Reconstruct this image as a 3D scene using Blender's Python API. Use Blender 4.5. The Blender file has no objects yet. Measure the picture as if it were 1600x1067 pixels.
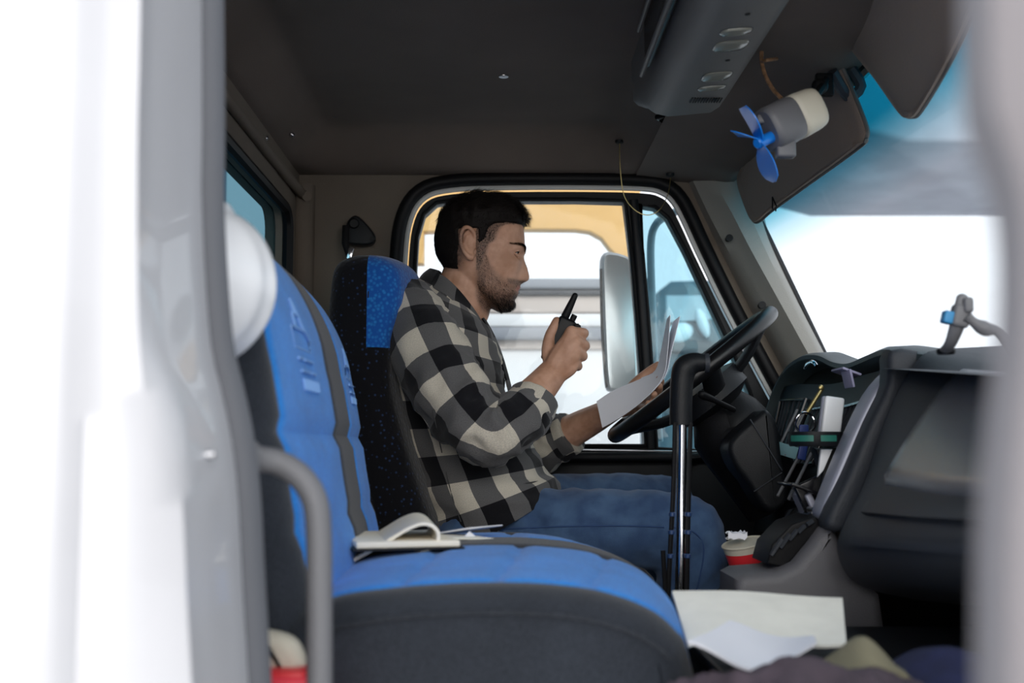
import bpy, bmesh, math, random
from mathutils import Vector, Matrix, noise
from mathutils.bvhtree import BVHTree
random.seed(7)
PI = math.pi
C = bpy.context.scene.collection
scn = bpy.context.scene

# ------------------------------------------------------------------ camera, sky, exposure
F = 1777.8
CAM = Vector((0, 0, 0.65))
PITCH = math.atan((700 - 533.5) / F)
YAW = -math.atan(20 / F)
RM = Matrix.Rotation(YAW, 3, 'Z') @ Matrix.Rotation(PI / 2 + PITCH, 3, 'X')
cd = bpy.data.cameras.new('camera')
cd.sensor_width = 36; cd.lens = 40
cd.clip_start = 0.05; cd.clip_end = 500
cd.dof.use_dof = True; cd.dof.focus_distance = 2.3; cd.dof.aperture_fstop = 4.0
cam = bpy.data.objects.new('camera', cd); C.objects.link(cam)
cam.location = CAM; cam.rotation_euler = RM.to_euler()
scn.camera = cam

w = bpy.data.worlds.new('world'); scn.world = w; w.use_nodes = True
nt = w.node_tree
bg = nt.nodes['Background']
tc = nt.nodes.new('ShaderNodeTexCoord'); sp = nt.nodes.new('ShaderNodeSeparateXYZ')
cr = nt.nodes.new('ShaderNodeValToRGB')
nt.links.new(tc.outputs['Generated'], sp.inputs[0]); nt.links.new(sp.outputs['Z'], cr.inputs[0])
cr.color_ramp.elements[0].position = 0.0; cr.color_ramp.elements[0].color = (0.93, 0.95, 1.0, 1)
cr.color_ramp.elements[1].position = 0.6; cr.color_ramp.elements[1].color = (0.86, 0.92, 1.0, 1)
nt.links.new(cr.outputs[0], bg.inputs[0]); bg.inputs[1].default_value = 1.4
sd = bpy.data.lights.new('sun', 'SUN'); sd.energy = 2.4; sd.angle = math.radians(60); sd.color = (1, .95, .88)
sun = bpy.data.objects.new('sun', sd); C.objects.link(sun)
sun.rotation_euler = Vector((0.0, 1.0, -0.22)).to_track_quat('-Z', 'Y').to_euler()
scn.view_settings.view_transform = 'Standard'; scn.view_settings.look = 'None'
scn.view_settings.exposure = 0.0; scn.view_settings.gamma = 1.0; scn.view_settings.use_curve_mapping = False

# ------------------------------------------------------------------ helpers
def P(px, py, Y):
    d = RM @ Vector(((px - 800) / F, -(py - 533.5) / F, -1))
    return CAM + d * (Y / d.y)
def PP(l, Y): return [P(a, b, Y) for a, b in l]
def lerp(a, b, t): return a + (b - a) * t
def sstep(a, b, x):
    t = max(0, min(1, (x - a) / (b - a))); return t * t * (3 - 2 * t)
def interp(tab, x):
    if x <= tab[0][0]: return tab[0][1]
    if x >= tab[-1][0]: return tab[-1][1]
    for i in range(len(tab) - 1):
        if tab[i + 1][0] >= x:
            x0, y0 = tab[i]; x1, y1 = tab[i + 1]
            p0 = tab[max(i - 1, 0)]; p3 = tab[min(i + 2, len(tab) - 1)]
            t = (x - x0) / (x1 - x0)
            m0 = (y1 - p0[1]) / (x1 - p0[0]) * (x1 - x0); m1 = (p3[1] - y0) / (p3[0] - x0) * (x1 - x0)
            return ((2*t**3 - 3*t*t + 1) * y0 + (t**3 - 2*t*t + t) * m0 + (-2*t**3 + 3*t*t) * y1 + (t**3 - t*t) * m1)
def smooth_path(pts, sub=4, closed=False):
    n = len(pts); out = []
    rng = range(n) if closed else range(n - 1)
    for i in rng:
        if closed: p0, p1, p2, p3 = [pts[(i + k) % n] for k in (-1, 0, 1, 2)]
        else: p0, p1, p2, p3 = pts[max(i-1, 0)], pts[i], pts[i+1], pts[min(i+2, n-1)]
        for k in range(sub):
            t = k / sub
            out.append([0.5 * ((2*b) + (-a + c)*t + (2*a - 5*b + 4*c - d)*t*t + (-a + 3*b - 3*c + d)*t**3)
                        for a, b, c, d in zip(p0, p1, p2, p3)])
    if not closed: out.append(list(pts[-1]))
    return out

class MB:
    def __init__(s): s.v = []; s.f = []; s.m = []; s.uv = {}
    def grid(s, rows, close=False, mat=0, capa=False, capb=False, flip=False, uvs=None):
        b = len(s.v); n = len(rows[0]); k = len(rows)
        for j, r in enumerate(rows):
            for i, p in enumerate(r):
                if uvs: s.uv[len(s.v)] = uvs[j][i]
                s.v.append(tuple(p))
        for j in range(k - 1):
            for i in range(n if close else n - 1):
                i2 = (i + 1) % n
                q = (b + j*n + i, b + j*n + i2, b + (j+1)*n + i2, b + (j+1)*n + i)
                s.f.append(q[::-1] if flip else q); s.m.append(mat)
        if capa: s.f.append(tuple(range(b, b + n)) if flip else tuple(range(b + n - 1, b - 1, -1))); s.m.append(mat)
        if capb:
            c = b + (k-1)*n
            s.f.append(tuple(range(c + n - 1, c - 1, -1)) if flip else tuple(range(c, c + n))); s.m.append(mat)
        return s
    def tube(s, path, r, n=12, sub=0, mat=0, closed=False, ref=None, round_ends=False, uv=False, fn=None):
        if not isinstance(r, (list, tuple)): r = [r] * len(path)
        r = [x if isinstance(x, (list, tuple)) else (x, x) for x in r]
        if sub:
            z = [list(p) + list(q) for p, q in zip(path, r)]
            z = smooth_path(z, sub, closed); path = [Vector(a[:3]) for a in z]; r = [(a[3], a[4]) for a in z]
        path = [Vector(p) for p in path]
        if round_ends:
            a0 = (path[0] - path[1]).normalized(); a1 = (path[-1] - path[-2]).normalized()
            ra, rb = r[0], r[-1]; pre = []; post = []; rp = []; rq = []
            for t in (0.1, 0.45, 0.8):
                k = math.cos(t * PI / 2); h = math.sin(t * PI / 2)
                pre.insert(0, path[0] + a0 * ra[0] * h); rp.insert(0, (ra[0]*k, ra[1]*k))
                post.append(path[-1] + a1 * rb[0] * h); rq.append((rb[0]*k, rb[1]*k))
            path = pre + path + post; r = rp + r + rq
        m = len(path); rows = []; uvs = []; U = None; L = 0
        for j in range(m):
            if closed: t = (path[(j+1) % m] - path[j-1]).normalized()
            else: t = (path[min(j+1, m-1)] - path[max(j-1, 0)]).normalized()
            if ref is not None:
                U = Vector(ref); U = (U - t * U.dot(t)).normalized()
            elif U is None:
                U = Vector((0, 0, 1)) if abs(t.z) < .8 else Vector((1, 0, 0)); U = (U - t * U.dot(t)).normalized()
            else: U = (U - t * U.dot(t)).normalized()
            W = t.cross(U)
            if j: L += (path[j] - path[j-1]).length
            row = []; ur = []
            cnt = n + 1 if uv else n
            for i in range(cnt):
                a = 2 * PI * i / n
                q = path[j] + U * (r[j][0] * math.cos(a)) + W * (r[j][1] * math.sin(a))
                if fn: q = fn(q, j / (m - 1), a, (q - path[j]).normalized())
                row.append(q); ur.append((a * (r[min(3, m-1)][0] if uv else 1), L))
            rows.append(row); uvs.append(ur)
        if closed: rows.append(rows[0])
        s.grid(rows, close=not uv, mat=mat, capa=(not closed and not uv), capb=(not closed and not uv), uvs=uvs if uv else None)
        return s
    def box(s, c, size, rot=None, r=0.004, mat=0):
        """rounded box: two nested chamfer rings per edge"""
        hx, hy, hz = [q / 2 for q in size]; r = min(r, hx*.9, hy*.9, hz*.9)
        c = Vector(c); R = rot if rot is not None else Matrix.Identity(3)
        def ring(inx, z):
            ax = hx - inx; ay = hy - inx; rr = max(r - inx, 1e-5); o = []
            for cx, cy, a0 in ((1, 1, 0), (-1, 1, 1), (-1, -1, 2), (1, -1, 3)):
                for k in range(4):
                    a = (a0 + k / 3) * PI / 2
                    o.append(c + R @ Vector((cx*(ax-rr) + rr*math.cos(a), cy*(ay-rr) + rr*math.sin(a), z)))
            return o
        rows = []
        for k in range(4):
            a = k / 3 * PI / 2; rows.append(ring(r*(1-math.sin(a)), -hz + r*(1-math.cos(a))))
        for k in range(3, -1, -1):
            a = k / 3 * PI / 2; rows.append(ring(r*(1-math.sin(a)), hz - r*(1-math.cos(a))))
        s.grid(rows, close=True, mat=mat, capa=True, capb=True); return s
    def sphere(s, c, r, rot=None, n=16, m=10, mat=0, fn=None):
        if not isinstance(r, (list, tuple)): r = (r, r, r)
        R = rot if rot is not None else Matrix.Identity(3); c = Vector(c); rows = []
        for j in range(m + 1):
            t = -PI/2 + PI * (0.01 + .98 * j / m)
            rows.append([c + R @ Vector((r[0]*math.cos(t)*math.cos(2*PI*i/n), r[1]*math.cos(t)*math.sin(2*PI*i/n), r[2]*math.sin(t))) for i in range(n)])
        s.grid(rows, close=True, mat=mat, capa=True, capb=True); return s
    def cyl(s, a, b, r, n=20, mat=0, r2=None, bev=0.0):
        a = Vector(a); b = Vector(b); r2 = r if r2 is None else r2
        if bev:
            d = (b - a).normalized() * bev
            return s.tube([a, a + d, b - d, b], [r - bev, r, r2, r2 - bev], n, mat=mat)
        return s.tube([a, b], [r, r2], n, mat=mat)
    def build(s, name, mats, parent=None, smooth=True, angle=40):
        me = bpy.data.meshes.new(name); me.from_pydata(s.v, [], s.f)
        for m in (mats if isinstance(mats, (list, tuple)) else [mats]): me.materials.append(m)
        for i, p in enumerate(me.polygons): p.material_index = s.m[i]
        if s.uv:
            ul = me.uv_layers.new(name='UVMap')
            for l in me.loops: ul.data[l.index].uv = s.uv.get(l.vertex_index, (0, 0))
        return finish(name, me, parent, smooth, angle)
def finish(name, me, parent=None, smooth=True, angle=40):
    bm = bmesh.new(); bm.from_mesh(me); bmesh.ops.recalc_face_normals(bm, faces=bm.faces); bm.to_mesh(me); bm.free()
    if smooth:
        me.polygons.foreach_set('use_smooth', [True] * len(me.polygons))
        me.set_sharp_from_angle(angle=math.radians(angle))
    o = bpy.data.objects.new(name, me); C.objects.link(o)
    if parent is not None:
        o.parent = parent; o.matrix_parent_inverse = Matrix.Translation(parent.location).inverted()
    me.update(); return o
def offset2(pts, d):
    n = len(pts); out = []
    area = sum(pts[i][0]*pts[(i+1) % n][1] - pts[(i+1) % n][0]*pts[i][1] for i in range(n))
    sg = 1 if area > 0 else -1
    for i in range(n):
        a, b, c = pts[i-1], pts[i], pts[(i+1) % n]
        t1 = Vector((b[0]-a[0], b[1]-a[1])).normalized(); t2 = Vector((c[0]-b[0], c[1]-b[1])).normalized()
        n1 = Vector((-t1.y, t1.x)) * sg; n2 = Vector((-t2.y, t2.x)) * sg
        m = (n1 + n2); m = m / max(m.length_squared, .5) * 2
        out.append((b[0] + m.x*d, b[1] + m.y*d))
    return out
def slab(mb, outline, y0, y1, r=0.01, mat=0, matfn=None, fr=None, ny=1, fn=None):
    """outline (x,z) swept in y with rounded rims. fr: frame function (x,z,y)->point"""
    fr = fr or (lambda x, z, y: Vector((x, y, z)))
    rows = []; K = 4
    r = min(r, abs(y1 - y0) / 2.01)
    sg = 1 if y1 > y0 else -1
    for k in range(K + 1):
        a = k / K * PI / 2
        rows.append([fr(x, z, y0 + sg*r*(1-math.cos(a))) for x, z in offset2(outline, r*(1-math.sin(a)))])
    for k in range(1, ny):
        rows.append([fr(x, z, lerp(y0 + sg*r, y1 - sg*r, k/ny)) for x, z in outline])
    for k in range(K, -1, -1):
        a = k / K * PI / 2
        rows.append([fr(x, z, y1 - sg*r*(1-math.cos(a))) for x, z in offset2(outline, r*(1-math.sin(a)))])
    if fn: rows = [[fn(p) for p in rr] for rr in rows]
    b = len(mb.f)
    mb.grid(rows, close=True, mat=mat, capa=True, capb=True)
    if matfn:
        for i in range(b, len(mb.f)):
            f = mb.f[i]; c = Vector((0, 0, 0))
            for q in f: c += Vector(mb.v[q])
            mb.m[i] = matfn(c / len(f))
    return mb
def pxz(l, Y): return [(p.x, p.z) for p in PP(l, Y)]
def ring_wall(mb, outer, inner, mat=0):
    mb.grid([outer, inner], close=True, mat=mat)
def remesh(mb, voxel, it=1, fac=.5):
    me = bpy.data.meshes.new('tmp'); me.from_pydata(mb.v, [], mb.f)
    bm = bmesh.new(); bm.from_mesh(me); bmesh.ops.recalc_face_normals(bm, faces=bm.faces); bm.to_mesh(me); bm.free()
    o = bpy.data.objects.new('tmp', me); C.objects.link(o)
    m = o.modifiers.new('r', 'REMESH'); m.mode = 'VOXEL'; m.voxel_size = voxel
    if it:
        s = o.modifiers.new('s', 'SMOOTH'); s.factor = fac; s.iterations = it
    dg = bpy.context.evaluated_depsgraph_get(); dg.update()
    res = bpy.data.meshes.new_from_object(o.evaluated_get(dg))
    bpy.data.objects.remove(o); bpy.data.meshes.remove(me)
    return res

# ------------------------------------------------------------------ things
def tag(o, label, cat, group=None):
    o['label'] = label; o['category'] = cat
    if group: o['group'] = group
    return o
def thing(name, loc, label, cat, group=None):
    o = bpy.data.objects.new(name, None); C.objects.link(o); o.location = loc; o.empty_display_size = .05
    return tag(o, label, cat, group)
def struct(o): o['kind'] = 'structure'; return o
def lab(o, t): o['label'] = t; return o

# ------------------------------------------------------------------ materials
def mat(name, col, rough=.6, metal=0, bump=0, bscale=200, var=0, vscale=8, spec=.5, coat=0, sheen=0, alpha=None, col2=None):
    m = bpy.data.materials.new(name); m.use_nodes = True; N = m.node_tree; b = N.nodes['Principled BSDF']
    b.inputs['Base Color'].default_value = (*col, 1); b.inputs['Roughness'].default_value = rough
    b.inputs['Metallic'].default_value = metal; b.inputs['Specular IOR Level'].default_value = spec
    b.inputs['Coat Weight'].default_value = coat
    if sheen: b.inputs['Sheen Weight'].default_value = sheen
    t = N.nodes.new('ShaderNodeTexCoord')
    if var or col2:
        n = N.nodes.new('ShaderNodeTexNoise'); n.inputs['Scale'].default_value = vscale; n.inputs['Detail'].default_value = 6
        r = N.nodes.new('ShaderNodeValToRGB'); N.links.new(t.outputs['Object'], n.inputs['Vector']); N.links.new(n.outputs['Fac'], r.inputs[0])
        c2 = col2 or tuple(min(1, c * (1 + var)) for c in col); c1 = col if col2 else tuple(c * (1 - var) for c in col)
        r.color_ramp.elements[0].position = .35; r.color_ramp.elements[0].color = (*c1, 1)
        r.color_ramp.elements[1].position = .65; r.color_ramp.elements[1].color = (*c2, 1)
        N.links.new(r.outputs[0], b.inputs['Base Color'])
    if bump:
        n = N.nodes.new('ShaderNodeTexNoise'); n.inputs['Scale'].default_value = bscale; n.inputs['Detail'].default_value = 3
        bp = N.nodes.new('ShaderNodeBump'); bp.inputs['Strength'].default_value = bump; bp.inputs['Distance'].default_value = .002
        N.links.new(t.outputs['Object'], n.inputs['Vector']); N.links.new(n.outputs['Fac'], bp.inputs['Height']); N.links.new(bp.outputs[0], b.inputs['Normal'])
    return m
def glass(name, col, gloss=.03, band=None, dirt=0):
    m = bpy.data.materials.new(name); m.use_nodes = True; N = m.node_tree
    N.nodes.remove(N.nodes['Principled BSDF']); o = N.nodes['Material Output']
    tr = N.nodes.new('ShaderNodeBsdfTransparent'); tr.inputs[0].default_value = (*col, 1)
    gl = N.nodes.new('ShaderNodeBsdfGlossy'); gl.inputs['Roughness'].default_value = .03
    mx = N.nodes.new('ShaderNodeMixShader'); mx.inputs[0].default_value = gloss
    N.links.new(tr.outputs[0], mx.inputs[1]); N.links.new(gl.outputs[0], mx.inputs[2])
    if band:
        t = N.nodes.new('ShaderNodeTexCoord'); s = N.nodes.new('ShaderNodeSeparateXYZ'); r = N.nodes.new('ShaderNodeValToRGB')
        mr = N.nodes.new('ShaderNodeMapRange'); mr.inputs[1].default_value = band[0]; mr.inputs[2].default_value = band[1]
        N.links.new(t.outputs['Object'], s.inputs[0]); N.links.new(s.outputs['Z'], mr.inputs[0]); N.links.new(mr.outputs[0], r.inputs[0])
        e = r.color_ramp.elements; e[0].position = 0; e[0].color = (*col, 1); e[1].position = 1; e[1].color = (*band[2], 1)
        x = e.new(.45); x.color = (*[lerp(a, b, .30) for a, b in zip(col, band[2])], 1)
        N.links.new(r.outputs[0], tr.inputs[0])
    last = mx
    if dirt:
        df = N.nodes.new('ShaderNodeBsdfDiffuse'); df.inputs[0].default_value = (.75, .78, .8, 1)
        n = N.nodes.new('ShaderNodeTexNoise'); n.inputs['Scale'].default_value = 25; n.inputs['Detail'].default_value = 8
        mt = N.nodes.new('ShaderNodeMath'); mt.operation = 'MULTIPLY'; mt.inputs[1].default_value = dirt
        N.links.new(n.outputs['Fac'], mt.inputs[0]); m2 = N.nodes.new('ShaderNodeMixShader')
        N.links.new(mt.outputs[0], m2.inputs[0]); N.links.new(mx.outputs[0], m2.inputs[1]); N.links.new(df.outputs[0], m2.inputs[2]); last = m2
    N.links.new(last.outputs[0], o.inputs[0]); return m
def fabric(name, c1, c2, scale=160, rough=.9, bump=.6, kind='VORONOI', sheen=.2, thr=(.25, .5)):
    m = bpy.data.materials.new(name); m.use_nodes = True; N = m.node_tree; b = N.nodes['Principled BSDF']
    b.inputs['Roughness'].default_value = rough; b.inputs['Sheen Weight'].default_value = sheen; b.inputs['Specular IOR Level'].default_value = .2
    t = N.nodes.new('ShaderNodeTexCoord'); v = N.nodes.new('ShaderNodeTexVoronoi'); v.inputs['Scale'].default_value = scale
    N.links.new(t.outputs['Object'], v.inputs['Vector']); r = N.nodes.new('ShaderNodeValToRGB'); N.links.new(v.outputs['Distance'], r.inputs[0])
    r.color_ramp.elements[0].position = thr[0]; r.color_ramp.elements[0].color = (*c1, 1); r.color_ramp.elements[1].position = thr[1]; r.color_ramp.elements[1].color = (*c2, 1)
    n = N.nodes.new('ShaderNodeTexNoise'); n.inputs['Scale'].default_value = 14; n.inputs['Detail'].default_value = 5; N.links.new(t.outputs['Object'], n.inputs['Vector'])
    mr = N.nodes.new('ShaderNodeMapRange'); mr.inputs[3].default_value = .7; mr.inputs[4].default_value = 1.3; N.links.new(n.outputs['Fac'], mr.inputs[0])
    mx = N.nodes.new('ShaderNodeMix'); mx.data_type = 'RGBA'; mx.blend_type = 'MULTIPLY'; mx.inputs[0].default_value = 1
    N.links.new(r.outputs[0], mx.inputs[6]); N.links.new(mr.outputs[0], mx.inputs[7]); N.links.new(mx.outputs[2], b.inputs['Base Color'])
    bp = N.nodes.new('ShaderNodeBump'); bp.inputs['Strength'].default_value = bump; bp.inputs['Distance'].default_value = .0015
    N.links.new(v.outputs['Distance'], bp.inputs['Height']); N.links.new(bp.outputs[0], b.inputs['Normal']); return m
def plaid():
    m = bpy.data.materials.new('plaid_flannel'); m.use_nodes = True; N = m.node_tree; b = N.nodes['Principled BSDF']; L = N.links.new
    b.inputs['Roughness'].default_value = .95; b.inputs['Specular IOR Level'].default_value = .1; b.inputs['Sheen Weight'].default_value = .15
    t = N.nodes.new('ShaderNodeUVMap'); s = N.nodes.new('ShaderNodeSeparateXYZ'); L(t.outputs[0], s.inputs[0])
    def M(op, a, c):
        q = N.nodes.new('ShaderNodeMath'); q.operation = op
        for i, z in enumerate((a, c)):
            if z is None: continue
            if isinstance(z, float): q.inputs[i].default_value = z
            else: L(z, q.inputs[i])
        return q.outputs[0]
    su = M('GREATER_THAN', M('FRACT', M('MULTIPLY', s.outputs[0], 10.6), None), .5)
    sv = M('GREATER_THAN', M('FRACT', M('MULTIPLY', s.outputs[1], 10.2), None), .5)
    tot = M('MULTIPLY', M('ADD', su, sv), .5)
    r = N.nodes.new('ShaderNodeValToRGB'); r.color_ramp.interpolation = 'CONSTANT'; L(tot, r.inputs[0])
    e = r.color_ramp.elements; e[0].position = 0; e[0].color = (.010, .010, .012, 1); e[1].position = .3; e[1].color = (.115, .112, .112, 1)
    x = e.new(.8); x.color = (.58, .53, .44, 1)
    # twill of the half tones
    n = N.nodes.new('ShaderNodeTexNoise'); n.inputs['Scale'].default_value = 700; n.inputs['Detail'].default_value = 2; L(t.outputs[0], n.inputs['Vector'])
    mr = N.nodes.new('ShaderNodeMapRange'); mr.inputs[3].default_value = .45; mr.inputs[4].default_value = 1.55; L(n.outputs['Fac'], mr.inputs[0])
    mx = N.nodes.new('ShaderNodeMix'); mx.data_type = 'RGBA'; mx.blend_type = 'MULTIPLY'; mx.inputs[0].default_value = 1
    L(r.outputs[0], mx.inputs[6]); L(mr.outputs[0], mx.inputs[7]); L(mx.outputs[2], b.inputs['Base Color'])
    bp = N.nodes.new('ShaderNodeBump'); bp.inputs['Strength'].default_value = .35; bp.inputs['Distance'].default_value = .001
    L(n.outputs['Fac'], bp.inputs['Height']); L(bp.outputs[0], b.inputs['Normal']); return m

M_head = mat('headliner_cloth', (.135, .105, .088), .95, bump=.5, bscale=500, var=.12, vscale=3)
M_wallp = mat('rear_trim_vinyl', (.155, .125, .098), .8, bump=.5, bscale=300, var=.12, vscale=4)
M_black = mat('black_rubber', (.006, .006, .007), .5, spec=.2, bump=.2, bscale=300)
M_blackp = mat('black_plastic', (.008, .009, .011), .42, spec=.25, bump=.3, bscale=600)
M_gloss = mat('gloss_black', (.006, .006, .008), .2, spec=.4)
M_dgrey = mat('dark_grey_plastic', (.030, .034, .042), .48, spec=.3, bump=.4, bscale=500)
M_grey = mat('grey_plastic', (.16, .16, .17), .5, bump=.4, bscale=500)
M_cons = mat('overhead_grey_plastic', (.14, .13, .122), .5, bump=.4, bscale=500)
M_pillar = mat('pillar_plastic', (.26, .25, .225), .38, bump=.5, bscale=400)
M_silver = mat('silver_trim', (.34, .35, .42), .42, .2)
M_chrome = mat('chrome', (.75, .76, .8), .12, 1)
M_steel = mat('steel', (.5, .5, .52), .3, 1)
M_brass = mat('brass', (.45, .36, .16), .4, 1)
M_body = mat('white_paint', (.62, .615, .635), .35, coat=.3, var=.03, vscale=6)
M_seal = mat('grey_door_seal', (.105, .11, .125), .6, bump=.3)
M_sealw = mat('pale_seal_lip', (.62, .62, .6), .3)
M_blue = fabric('blue_seat_fabric', (.03, .34, .86), (.01, .20, .66), 420, bump=.5, thr=(.1, .6))
M_blue2 = fabric('blue_dimpled_fabric', (.04, .33, .85), (.008, .09, .42), 130, bump=1, thr=(.1, .5))
M_char = fabric('charcoal_seat_fabric', (.013, .016, .021), (.026, .031, .041), 500, bump=.5)
M_dots = fabric('black_dotted_fabric', (.02, .04, .10), (.003, .003, .005), 95, bump=.6, thr=(.08, .28))
M_visor = mat('visor_vinyl', (.27, .205, .165), .7, bump=.5, bscale=350)
M_skin = None
M_hair = mat('dark_brown_hair', (.009, .0065, .0055), .6, spec=.12)
M_denim = mat('blue_denim', (.030, .070, .165), .85, bump=.5, bscale=900, sheen=.1, col2=(.065, .130, .25), vscale=22)
M_denim2 = mat('denim_seam', (.03, .07, .18), .9)
M_plaid = plaid()
M_paper = mat('white_paper', (.88, .89, .95), .8)
M_cream = mat('cream_paper', (.92, .86, .72), .85, var=.04, vscale=20)
M_cream2 = mat('cream_sheet', (.95, .93, .84), .85, var=.03, vscale=30)
M_white = mat('white_plastic', (.82, .83, .85), .35, coat=.3)
M_beige = mat('beige_plastic', (.60, .56, .46), .5)
M_fang = mat('fan_grey_plastic', (.13, .13, .14), .45)
M_fanb = mat('fan_blue_plastic', (.008, .20, .72), .3)
M_lens = mat('lamp_lens', (.24, .24, .20), .2, coat=.5)
M_red = mat('red_plastic', (.75, .03, .04), .4)
M_orange = mat('yellow_vehicle_paint', (.78, .46, .16), .5, var=.05, vscale=2)
M_green = mat('green_print', (.02, .16, .12), .5)
M_navy = mat('navy_cloth', (.012, .016, .06), .9, bump=.6, bscale=300, var=.2, vscale=30)
M_jack = mat('dark_plum_cloth', (.075, .055, .07), .92, bump=.6, bscale=300, var=.25, vscale=20)
M_olive = mat('olive_cloth', (.22, .2, .13), .9, bump=.5)
M_teal = mat('truck_box_blue', (.08, .25, .36), .7, var=.2, vscale=1.5)
M_conc = mat('pale_concrete', (.6, .6, .6), .9, var=.05, vscale=.5)
M_glassc = glass('clear_glass', (.93, .96, .97), dirt=.05)
M_glassq = glass('quarter_glass', (.66, .84, .89), dirt=.07)
M_glassr = glass('tinted_rear_glass', (.35, .5, .55), dirt=.04)
M_glassw = glass('windscreen_glass', (.97, .985, .99), band=(1.12, 1.25, (.08, .48, .60)))
M_dooring = mat('warm_grey_trim', (.28, .25, .255), .6, bump=.3)

# ------------------------------------------------------------------ cab shell
YF = 2.80; YN = 0.95; XR = -0.5; ZS = 1.33
# headliner: lower lip all round, dished panel inside
def zceil(x, y):
    dx0 = x - (XR); dx1 = .36 - x; dy0 = y - YN; dy1 = YF - y
    def q(a, b, d): return max(0, (d and (b - a) / b) if a < b else 0)
    ex = max(0, .11 - (dx0 - .0), .10 - dx1) / .11
    ey = max(0, .19 - dy1, .16 - dy0) / .19
    e = min(1, math.sqrt(ex*ex + ey*ey))
    return ZS + .085 * (1 - sstep(.12, 1.0, e))
mb = MB(); rows = []
for j in range(85):
    y = lerp(YN, YF + .02, j/84)
    rows.append([Vector((x, y, zceil(x, y))) for x in [lerp(XR - .01, .62, i/70) for i in range(71)]])
mb.grid(rows)
top = [[Vector((p.x, p.y, 1.47)) for p in rr[::70]] for rr in rows[::84]]
mb.grid(top)
mb.grid([[rows[0][0], rows[-1][0]], [top[0][0], top[-1][0]]]); mb.grid([[rows[0][-1], rows[-1][-1]], [top[0][-1], top[-1][-1]]])
mb.grid([[rows[0][0], rows[0][-1]], [top[0][0], top[0][-1]]]); mb.grid([[rows[-1][0], rows[-1][-1]], [top[-1][0], top[-1][-1]]])
struct(mb.build('ceiling', M_head))
# roof skin
mb = MB(); mb.box((.03, (YN+YF)/2, 1.49), (1.2, 2.0, .03), r=.014); struct(mb.build('roof_panel', M_body))
# floor
mb = MB(); mb.box((.15, (YN+YF)/2, -.02), (1.5, YF-YN+.1, .04), r=.004); struct(mb.build('floor', M_dgrey))
# rear wall with window opening
def rrect(x0, x1, z0, z1, r, n=6):
    o = []
    for cx, cz, a0 in ((x1-r, z1-r, 0), (x0+r, z1-r, 1), (x0+r, z0+r, 2), (x1-r, z0+r, 3)):
        for k in range(n + 1):
            a = (a0 + k/n) * PI/2; o.append((cx + r*math.cos(a), cz + r*math.sin(a)))
    return o
rw = rrect(1.20, 2.64, .78, 1.205, .05)
ow = rrect(YN, YF + .03, -.02, 1.36, .005)
mb = MB()
fr_ = lambda l, x: [Vector((x, a, b)) for a, b in l]
ring_wall(mb, fr_(ow, XR), fr_(rw, XR)); ring_wall(mb, fr_(rw, XR), fr_(rw, XR - .05)); ring_wall(mb, fr_(rw, XR - .05), fr_(ow, XR - .05)); ring_wall(mb, fr_(ow, XR-.05), fr_(ow, XR))
wr = struct(mb.build('wall_rear', M_wallp))
# ridge moulding under headliner on rear wall
mb = MB(); mb.tube([(XR + .008, 1.0, 1.275), (XR + .01, 2.60, 1.275), (XR + .03, 2.74, 1.262)], .012, 10, sub=4); struct(mb.build('trim_1', M_wallp))
t = bpy.data.objects.new('window_1', None); C.objects.link(t); t.location = (XR, 1.9, 1.0); t['kind'] = 'structure'
mb = MB(); mb.tube([Vector((XR + .004, a, b)) for a, b in rw], .013, 8, closed=True); mb.build('window_seal', M_black, t)
mb = MB(); slab(mb, rw, -.525, -.53, .001, fr=lambda a, b, y: Vector((y, a, b))); mb.build('window_glass', M_glassr, t)
# corner moulding between rear wall and side
mb = MB(); mb.tube([(XR + .005, YF - .01, 0.02), (XR + .012, YF - .012, .8), (XR + .012, YF - .012, 1.30)], .03, 10); struct(mb.build('trim_2', M_wallp))

# side wall (driver's side) with door opening
door_px = [(612, 1150), (612, 700), (614, 480), (617, 400), (623, 350), (638, 313), (665, 290), (705, 281), (760, 278), (880, 277), (1000, 279), (1040, 287), (1064, 306), (1082, 338), (1105, 388),
           (1150, 480), (1195, 565), (1240, 650), (1262, 710), (1270, 800), (1270, 1150)]
def opening(Y, inset=0):
    pts = [(P(a, b, YF).x, P(a, b, YF).z) for a, b in door_px]
    pts = smooth_path(pts, 3, closed=False)
    pts = [(x, max(z, .02)) for x, z in pts]
    pts = offset2(pts, inset) if inset else pts
    return [Vector((x, Y, z)) for x, z in pts]
def side_wall(Y0, Y1, m, name):
    inn = opening(Y0); c = Vector((.2, Y0, .7)); out = []
    for p in inn:
        # project radially to outer rectangle
        d = p - c; s = 9
        for (lim, comp) in ((1.0 if d.x > 0 else XR - .02, 'x'), (1.36 if d.z > 0 else -.02, 'z')):
            v = getattr(d, comp)
            if abs(v) > 1e-6: s = min(s, (lim - getattr(c, comp)) / v)
        out.append(c + d * s)
    mb = MB()
    sh = lambda l: [Vector((p.x, Y1, p.z)) for p in l]
    ring_wall(mb, out, inn); ring_wall(mb, inn, sh(inn)); ring_wall(mb, sh(inn), sh(out)); ring_wall(mb, sh(out), out)
    # drop the part that would cover the windscreen
    return mb
mb = side_wall(YF, YF + .05, 0, '')
def clip_front(mb):
    nf = []; nm = []
    return mb
def xws(z):   # windscreen edge line
    a = P(1185, 350, YF); b = P(1282, 552, YF)
    return a.x + (z - a.z) / (b.z - a.z) * (b.x - a.x)
mb.v = [(min(x, xws(z) if z > .88 else 1.0), y, z) for x, y, z in mb.v]
struct(mb.build('wall_left', M_wallp))

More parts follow.
